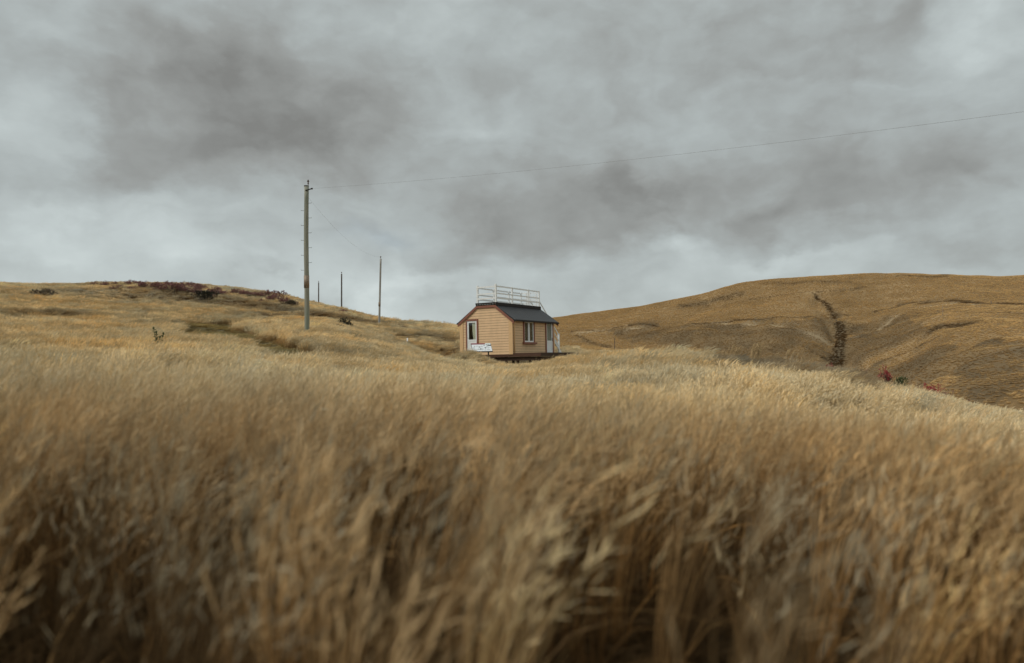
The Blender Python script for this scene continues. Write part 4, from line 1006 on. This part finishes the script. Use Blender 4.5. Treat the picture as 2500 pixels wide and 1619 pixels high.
for cu, cv, n_l, w in [(-.50, -.02, 5, .14), (-.48, -.20, 5, .16), (-.28, .12, 3, .12), (.02, .10, 4, .12), (.02, -.14, 5, .12), (.36, .06, 4, .16), (.40, -.20, 4, .18), (.20, -.24, 3, .12)]:
    for i in range(n_l): flatpoly(tx, [(cu - w / 2, cv - i * .022), (cu + w / 2 * rg.uniform(.6, 1), cv - i * .022), (cu + w / 2 * rg.uniform(.6, 1), cv - i * .022 - .006), (cu - w / 2, cv - i * .022 - .006)], .0082)
tx.build('text_lines', M_INK2, panel)
for u_ in (-.42, .42):
    m_ = MB(); p_ = bp(u_, -.02, -.045); m_.box(u_ - .035, u_ + .035, p_[1] - .03, p_[1] + .04, -.3, p_[2] + .01); m_.build('leg', M_BLACK, board)

# ------------------------------------------------------------------ utility poles and wires
def pole(px, r, base_py, top_py, d0, d1, mat, label, pegs=False, band=True, lean_px=0, bow=0.0):
    g_ = at(px, r)
    d = ray(px, base_py); d = d / math.hypot(d[0], d[1]) * r
    t = ray(px + lean_px, top_py); t = t / math.hypot(t[0], t[1]) * r
    root = empty('utility_pole', (g_[0], g_[1], g_[2]))
    tag(root, label, 'utility pole', 'utility poles on the left hill')
    top = Vector((t[0] - g_[0], t[1] - g_[1], t[2] - g_[2])); n = 14; pts = []; rr_ = []
    for k in range(n + 1):
        q = k / n; pts.append((top.x * q + bow * .05 * math.sin(q * 7), top.y * q, -.6 + (top.z + .6) * q)); rr_.append((d0 + (d1 - d0) * q) / 2 * (1 + .03 * math.sin(k * 2.4)))
    m_ = MB(); m_.tube(pts, rr_, 16); m_.build('shaft', mat, root, True)
    return root, top
rp, tp = pole(749, 41.0, 803, 455, .275, .235, M_POLE, 'tall greenish timber utility pole with climbing pegs, nearest of the four', lean_px=-1, bow=.35)
cap = MB(); cap.tube([(tp.x, tp.y, tp.z), (tp.x, tp.y, tp.z + .035)], .132, 16); cap.build('pole_cap', M_POLED, rp)
bz0 = tp.z * .335; bz1 = tp.z * .415
bnd = MB(); bnd.tube([(tp.x * .37, 0, bz0), (tp.x * .4, 0, bz1)], .142, 18); bnd.build('metal_band', M_BAND, rp, True)
for k in range(10):                                 # climbing pegs, alternating sides
    z = tp.z * (.45 + .0487 * k); s_ = -1 if k % 2 == 0 else 1; xx = tp.x * z / tp.z
    m_ = MB(); m_.tube([(xx + s_ * .09, -.03, z), (xx + s_ * .275, -.03, z), (xx + s_ * .285, -.03, z + .035)], .011, 6); m_.build('climbing_peg', M_STEEL, rp)
ins = MB(); ix = tp.x + .10
ins.tube([(ix, 0, tp.z - .25), (ix, 0, tp.z + .10)], .018, 8)
for z, r_ in ((.10, .035), (.14, .05), (.19, .04), (.24, .075), (.285, .05), (.32, .03)): ins.tube([(ix, 0, tp.z + z), (ix, 0, tp.z + z + .022), (ix, 0, tp.z + z + .04)], [r_ * .6, r_, r_ * .55], 12)
ins.build('insulator', M_PORC, rp, True)
br_ = MB(); br_.tube([(tp.x - .02, -.10, tp.z - .25), (tp.x + .12, -.12, tp.z - .22), (tp.x + .30, -.12, tp.z - .17)], [.035, .032, .028], 10); br_.tube([(tp.x + .30, -.12, tp.z - .17), (tp.x + .37, -.12, tp.z - .155)], .045, 10); br_.build('strain_bracket', M_EDGE, rp, True)
wp0 = Vector(rp.location) + Vector((tp.x + .37, -.12, tp.z - .155))

def small_pole(px, r, base_py, top_py, d, mat, label, band=False, lean=0):
    ro, to = pole(px, r, base_py, top_py, d, d * .85, mat, label, lean_px=lean)
    m_ = MB(); m_.tube([(to.x, 0, to.z), (to.x, 0, to.z + .12), (to.x, 0, to.z + .14), (to.x, 0, to.z + .2), (to.x, 0, to.z + .24)], [.02, .02, .06, .07, .03], 8); m_.build('insulator', M_PORC, ro, True)
    if band:
        m_ = MB(); m_.tube([(to.x * .33, 0, to.z * .32), (to.x * .38, 0, to.z * .38)], d * .53, 12); m_.build('metal_band', M_BAND, ro, True)
    return ro, to
rp2, tp2 = small_pole(925.5, 70, 783, 632, .20, M_POLEG, 'grey leaning utility pole standing right of the tallest pole', True, lean=4)
rp3, tp3 = small_pole(834.5, 92, 752, 669, .19, M_POLED, 'thin dark utility pole on the skyline, second in height behind the tallest', lean=-.5)
rp4, tp4 = small_pole(778, 112, 741, 690, .19, M_POLED, 'shortest dark utility pole on the skyline beside the tallest pole', lean=0)
def wire(name, a, b, sag, rad_, label):
    a = Vector(a); b = Vector(b); n = 40; pts = []
    for k in range(n + 1):
        t = k / n; p = a.lerp(b, t); p.z -= sag * 4 * t * (1 - t); pts.append(p - a)
    m_ = MB(); m_.tube(pts, rad_, 6); o = m_.build(name, M_WIRE, None, True); o.location = a
    tag(o, label, 'wire'); return o
# the line runs to a pole beyond the right edge of the frame
e0 = ray(2500, 283); e0 = e0 / np.linalg.norm(e0)
e1 = ray(3000, 205); e1 = Vector(e1 / math.hypot(e1[0], e1[1]) * 27.0)
wire('power_line', wp0, e1, -.0 + .30, .0036, 'long thin wire from the tallest pole up to the right edge of the sky')
wire('power_line', Vector(rp.location) + Vector((tp.x + .11, 0, tp.z - .62)), Vector(rp2.location) + Vector((tp2.x, 0, tp2.z + .15)), .75, .003, 'sagging wire from the tallest pole down to the grey leaning pole')
# the off-frame pole that carries the line
g_ = at(3000, 27.0)
ro = empty('utility_pole', (e1.x, e1.y, g_[2])); tag(ro, 'timber utility pole beyond the right edge holding the long wire', 'utility pole')
m_ = MB(); m_.tube([(0, 0, -.5), (0, 0, (e1.z - g_[2]) * .5), (0, 0, e1.z - g_[2] + .1)], [.14, .13, .12], 14); m_.build('shaft', M_POLE, ro, True)

# ------------------------------------------------------------------ posts and markers
def stick(name, px, r, base_py, top_py, w, mat, label, cat, group=None, taper=.9, lean=0.0, cross=False):
    d = ray(px, base_py); d = d / math.hypot(d[0], d[1]) * r
    t = ray(px + lean, top_py); t = t / math.hypot(t[0], t[1]) * r
    gz = float(H(d[0], d[1])); z0 = min(gz, d[2])
    ro = empty(name, (d[0], d[1], z0)); tag(ro, label, cat, group)
    m_ = MB(); m_.tube([(0, 0, -.3), (0, 0, 0), ((t[0] - d[0]) * .5, 0, (t[2] - z0) * .5), (t[0] - d[0], 0, t[2] - z0)], [w, w, w * .97, w * taper], 9); m_.build('shaft', mat, ro, True)
    m_ = MB(); h_ = t[2] - z0; m_.tube([(t[0] - d[0], 0, h_), (t[0] - d[0], 0, h_ + w * .6)], [w * taper, w * .35], 9); m_.build('tip', mat, ro, True)
    return ro
stick('fence_post', 1500.5, 62, 862, 826, .036, M_POST, 'thin dark fence post alone in front of the far hill, right of the hut', 'fence post')
stick('fence_post', 1722.5, 50, 880, 853, .025, M_POST, 'faint thin stake at the edge of the slope before the gully', 'fence post')
stick('marker_post', 994.5, 52, 838, 826, .05, M_WHITE, 'short white marker post in the grass left of the hut', 'marker post')
stick('far_pole', 2302, 335, 792, 746, .10, M_BAND, 'pale thin pole on the far hill beside a grey scrub patch', 'utility pole')
stick('far_pole', 2420, 400, 753, 736, .16, M_POLED, 'short dark pole on the far hill near the right edge', 'utility pole')

# ------------------------------------------------------------------ plants
def leaf_mat(name, c0, c1, transl=.2):
    m, nt, b = base_mat(name, .7, .2)
    oi = nn(nt, 'ShaderNodeNewGeometry'); out = ramp(nt, oi.outputs['Random Per Island'], [(.0, c0), (1, c1)])
    nt.links.new(out, b.inputs['Base Color'])
    return m
M_RED = leaf_mat('crimson_flowers', (.25, .030, .040), (.46, .075, .075))
M_ROSE = leaf_mat('dusky_flowers', (.17, .075, .072), (.30, .145, .125))
M_FOL = leaf_mat('grey_green_foliage', (.08, .075, .055), (.20, .155, .11))
M_DKFOL = leaf_mat('dark_foliage', (.020, .022, .016), (.060, .056, .038))
M_GREEN = leaf_mat('green_foliage', (.045, .065, .022), (.10, .115, .045))
M_STALK = leaf_mat('straw_stalks', (.36, .245, .12), (.60, .44, .235))
def leaf_quad(mb, p, d, L, w, rng):
    d = d / (np.linalg.norm(d) + 1e-9); s = np.cross(d, rng.normal(0, 1, 3)); s /= np.linalg.norm(s) + 1e-9
    mb.add([p, p + d * L * .5 + s * w / 2, p + d * L, p + d * L * .5 - s * w / 2], [(0, 1, 2, 3)])
def shrub_parts(rng, w, h, n_leaf, n_flower, ls, fs):
    """foliage and flower-head meshes of a domed shrub built of separate leaves"""
    fo = MB(); fl_ = MB()
    cl = [(rng.normal(0, w * .26), rng.normal(0, w * .26), h * rng.uniform(.35, .75), rng.uniform(.22, .4) * w) for _ in range(8)]
    for i in range(n_leaf):
        c = cl[rng.integers(len(cl))]; d = rng.normal(0, 1, 3); d /= np.linalg.norm(d); d[2] = abs(d[2]) * rng.choice([1, 1, -.6])
        p = np.array([c[0], c[1], c[2]]) + d * c[3] * rng.uniform(.4, 1.0) * np.array([1, 1, .8 * h / w * 1.2])
        p[2] = max(p[2], .02); leaf_quad(fo, p, d + np.array([0, 0, .6]), ls * rng.uniform(.6, 1.4), ls * .45, rng)
    for c in cl:
        fo.tube([(c[0] * .2, c[1] * .2, -.1), (c[0] * .7, c[1] * .7, c[2] * .6), (c[0], c[1], c[2])], [.02, .014, .006], 5)
    for i in range(n_flower):
        c = cl[rng.integers(len(cl))]; a = rng.uniform(0, 6.283); e_ = rng.uniform(.25, 1.5)
        d = np.array([math.cos(a) * math.cos(e_), math.sin(a) * math.cos(e_), math.sin(e_)])
        q = np.array([c[0], c[1], c[2]]) + d * c[3] * rng.uniform(.95, 1.25) * np.array([1, 1, .95 * h / w * 1.2])
        fl_.tube([(c[0], c[1], c[2]), tuple(q)], [.006, .005], 4, cap=False)
        for k in range(7): leaf_quad(fl_, q + rng.normal(0, fs * .35, 3), rng.normal(0, 1, 3) + np.array([0, 0, .5]), fs * rng.uniform(.5, 1.0), fs * .6, rng)
    return fo, fl_
def shrub(name, pos, w, h, label, cat, fmat, lmat, rng, n_leaf=260, n_flower=60, ls=.09, fs=.09, group=None):
    root = empty(name, tuple(pos), rng.uniform(0, 6.28)); tag(root, label, cat, group)
    fo, fl_ = shrub_parts(rng, w, h, n_leaf, n_flower, ls, fs)
    fo.build('foliage', lmat, root, fixn=False)
    if n_flower: fl_.build('flower_heads', fmat, root, fixn=False)
    return root
rs = np.random.default_rng(31)
def on(px, py, **kw): return ground_at(px, py, **kw)
# crimson shrubs on the right-hand edge of the near slope
def edge_shrub(name, px, r, top_py, w, *rest):
    p = at(px, r); d = ray(px, top_py); h = d[2] / math.hypot(d[0], d[1]) * r - p[2]
    return shrub(name, p, w, max(h, .3) / 1.12, *rest)
edge_shrub('flowering_shrub', 2160, 36.2, 899, .58, 'crimson flowered shrub on the slope edge, beside the small green bush', 'shrub', M_RED, M_FOL, rs, 420, 60, .07, .055)
edge_shrub('flowering_shrub', 2262, 34.2, 926, .78, 'largest crimson flowered shrub, in front of the far hill near the right edge', 'shrub', M_RED, M_FOL, rs, 620, 90, .07, .055)
edge_shrub('flowering_shrub', 2305, 33.6, 948, .60, 'low dusky shrub touching the right side of the largest crimson shrub', 'shrub', M_ROSE, M_FOL, rs, 260, 40, .06, .045)
edge_shrub('flowering_shrub', 2022, 38.4, 884, .34, 'slender red flower cluster standing above grass below the gully', 'shrub', M_RED, M_FOL, rs, 70, 22, .06, .06)
edge_shrub('flowering_shrub', 2110, 37, 900, .42, 'sparse pinkish flower cluster on the crest left of the crimson shrubs', 'shrub', M_ROSE, M_FOL, rs, 50, 20, .05, .045)
edge_shrub('flowering_shrub', 2352, 32.5, 966, .40, 'faint pink flower cluster in grass farthest right on the crest', 'shrub', M_ROSE, M_FOL, rs, 50, 16, .05, .04)
edge_shrub('green_bush', 2196, 35.4, 912, .36, 'small dark green leafy bush between two crimson shrubs', 'bush', M_RED, M_GREEN, rs, 260, 0, .10, .05)
# dark bushes of the left hill
shrub('dark_bush', on(507, 738, lift=.2, rmin=30), 1.5, 1.25, 'dark rounded bush on the left hill below the red skyline patch', 'bush', M_RED, M_DKFOL, rs, 700, 0, .2, .1)
shrub('dark_bush', on(843, 803, lift=.35, rmin=30), .95, 1.15, 'black rounded bush on the slope right of the tallest pole', 'bush', M_RED, M_DKFOL, rs, 900, 0, .14, .1)
shrub('dark_bush', on(822, 804, lift=.35, rmin=30), .8, .6, 'low dark bush touching the black rounded bush on its left', 'bush', M_RED, M_DKFOL, rs, 350, 0, .12, .1)
shrub('dark_bush', on(866, 766, lift=.2, rmin=40), 1.0, .95, 'spiky black bush on the skyline between two thin poles', 'bush', M_RED, M_DKFOL, rs, 420, 0, .18, .1)
shrub('dark_bush', on(712, 750, lift=.2, rmin=40), 1.1, .8, 'greyish brown bush on the left hill beside the tallest pole', 'bush', M_RED, M_FOL, rs, 700, 0, .2, .1)
shrub('dark_bush', on(108, 728, lift=.1, rmin=30), 1.6, .9, 'low brown bush on the far left of the hill', 'bush', M_RED, M_FOL, rs, 350, 0, .2, .1)
# small green thistle in the grass at left
def thistle(pos, h, label):
    root = empty('thistle', tuple(pos)); tag(root, label, 'plant')
    st = MB(); lv = MB(); hd = MB(); rng = np.random.default_rng(8)
    tips = [(-.17, .02, h), (-.05, 0, h * .86), (.20, .03, h * .80), (.10, -.03, h * .68)]
    for tx_, ty_, tz_ in tips:
        pts = [(0, 0, -.2), (0, 0, h * .35), (tx_ * .6, ty_ * .6, tz_ * .75), (tx_, ty_, tz_)]; st.tube(pts, [.014, .012, .009, .007], 6)
        hd.tube([(tx_, ty_, tz_ - .02), (tx_, ty_, tz_ + .02), (tx_, ty_, tz_ + .06), (tx_, ty_, tz_ + .085)], [.012, .036, .034, .012], 9)
    for k in range(170):
        t = tips[rng.integers(4)]; q = rng.uniform(.1, .98); b_ = np.array([t[0] * max(0, (q - .35) / .65), 0, t[2] * q])
        leaf_quad(lv, b_, rng.normal(0, 1, 3) * np.array([1, 1, .5]) + np.array([0, 0, .4]), .11 * rng.uniform(.6, 1.3), .042, rng)
    st.build('stem', M_GREEN, root, True); lv.build('leaves', M_GREEN, root, fixn=False); hd.build('flower_bud', M_GREEN, root, True)
tq = at(385, 31.0)
thistle(tq, float(ray(385, 803)[2] / math.hypot(*ray(385, 803)[:2]) * 31.0 - tq[2]) , 'small dark green thistle standing alone in the pale grass at left')
# tall straw stalks breaking the crest
def stalks(px, r, base_py, top_py, n, w, label, seed):
    rng = np.random.default_rng(seed); g0 = at(px, r)
    t = ray(px, top_py); h = t[2] / math.hypot(t[0], t[1]) * r - g0[2]
    root = empty('tall_grass_clump', tuple(g0)); tag(root, label, 'grass clump', 'tall grass clumps on the crest')
    sm = MB(); pm = MB()
    for k in range(n):
        x0 = rng.normal(0, w * .5); y0 = rng.normal(0, w * .5); hh2 = h * rng.uniform(.62, 1.0); ln = rng.uniform(.10, .30) * hh2
        pts = [(x0, y0, -.05), (x0 + ln * .15, y0, hh2 * .4), (x0 + ln * .5, y0, hh2 * .75), (x0 + ln, y0, hh2)]
        sm.tube(pts, [.008, .0075, .006, .004], 4, cap=False)
        for q in range(12):
            b_ = np.array(pts[2]) + (np.array(pts[3]) - np.array(pts[2])) * rng.uniform(.1, 1)
            leaf_quad(pm, b_, np.array([ln * 1.4, 0, hh2 * .5]) / hh2 + rng.normal(0, .16, 3), .13 * rng.uniform(.6, 1.3), .024, rng)
    sm.build('stems', M_STALK, root, fixn=False); pm.build('seed_heads', M_STALK, root, fixn=False)
stalks(1838, 40, 880, 838, 70, .30, 'tallest clump of straw stalks rising above the crest before the gully', 1)
stalks(1788, 41, 876, 843, 44, .32, 'second tallest clump of straw stalks left of the tallest clump', 2)
stalks(1755, 42, 876, 858, 12, .25, 'thin sparse straw stalks leftmost on the crest', 4)
stalks(1912, 40, 885, 853, 16, .40, 'loose straw stalks right of the tallest clump on the crest', 3)
stalks(1955, 39, 890, 868, 10, .40, 'short sparse straw stalks nearest the gully on the crest', 5)

# the red-flowered patch along the left skyline : one plant of each build, then copies
pro = []
for k in range(5):
    fo, fl_ = shrub_parts(rs, 1.0, .8, 100, 58, .11, .095)
    b_ = len(fo.f); fo.add(fl_.v, fl_.f, 1); fo.m = [0] * b_ + [1] * len(fl_.f)
    fmat = M_ROSE
    o = fo.build('flowering_shrub', None, None, mats=[M_FOL, fmat], fixn=False); pro.append(o)
G_RED = 'red flowered shrubs on the left skyline'; LBL = 'small red flowered shrub in the patch along the skyline of the left hill'
rk = np.random.default_rng(77)
spots = []
for px, n in ((235, 2), (270, 3), (300, 3), (335, 5), (365, 5), (400, 5), (435, 6), (470, 6), (500, 7), (530, 6), (560, 3), (590, 4), (620, 4), (655, 4), (690, 3), (725, 3)):
    base_ = np.interp(px, [200, 300, 450, 520, 600, 660, 740], [692, 689, 693, 703, 714, 727, 741])
    for k in range(n): spots.append((px + rk.uniform(-17, 17), base_ + rk.uniform(3, 18 if 260 < px < 560 else 9), rk.uniform(.6, 1.2)))
for px, py, s_ in ((385, 706, 1.3), (425, 713, 1.6), (440, 711, 1.3), (455, 713, 1.2), (528, 718, 1.0), (600, 722, 1.2), (610, 722, 1.2), (590, 721, 1.0), (650, 723, 1.4), (675, 729, 1.6), (840, 765, 1.0), (848, 767, 1.0)): spots.append((px, py, s_))
for k in range(12): spots.append((rk.uniform(938, 992), 0, rk.uniform(.35, .6)))
first = set()
for i, (px, py, s_) in enumerate(spots):
    if py == 0: py = np.interp(px, [935, 995], [781, 794]) + rk.uniform(2, 10)
    p_ = ground_at(px, py, lift=.35, rmin=40)
    if math.hypot(p_[0], p_[1]) > 200: p_ = at(px, np.interp(px, [300, 750, 1000], [108, 97, 84]))
    k = int(rk.integers(5))
    if k not in first: o = pro[k]; first.add(k)
    else: o = pro[k].copy(); COL.objects.link(o)
    o.location = (p_[0], p_[1], p_[2] - .02); o.rotation_euler = (0, 0, rk.uniform(0, 6.28)); o.scale = (s_, s_, s_ * rk.uniform(.7, 1.0))
    tag(o, LBL if px < 900 else 'small dusky flowered shrub on the slope right of the grey leaning pole', 'shrub', G_RED if px < 900 else 'dusky shrubs beside the grey leaning pole')
for k in range(5):
    if k not in first: bpy.data.objects.remove(pro[k])
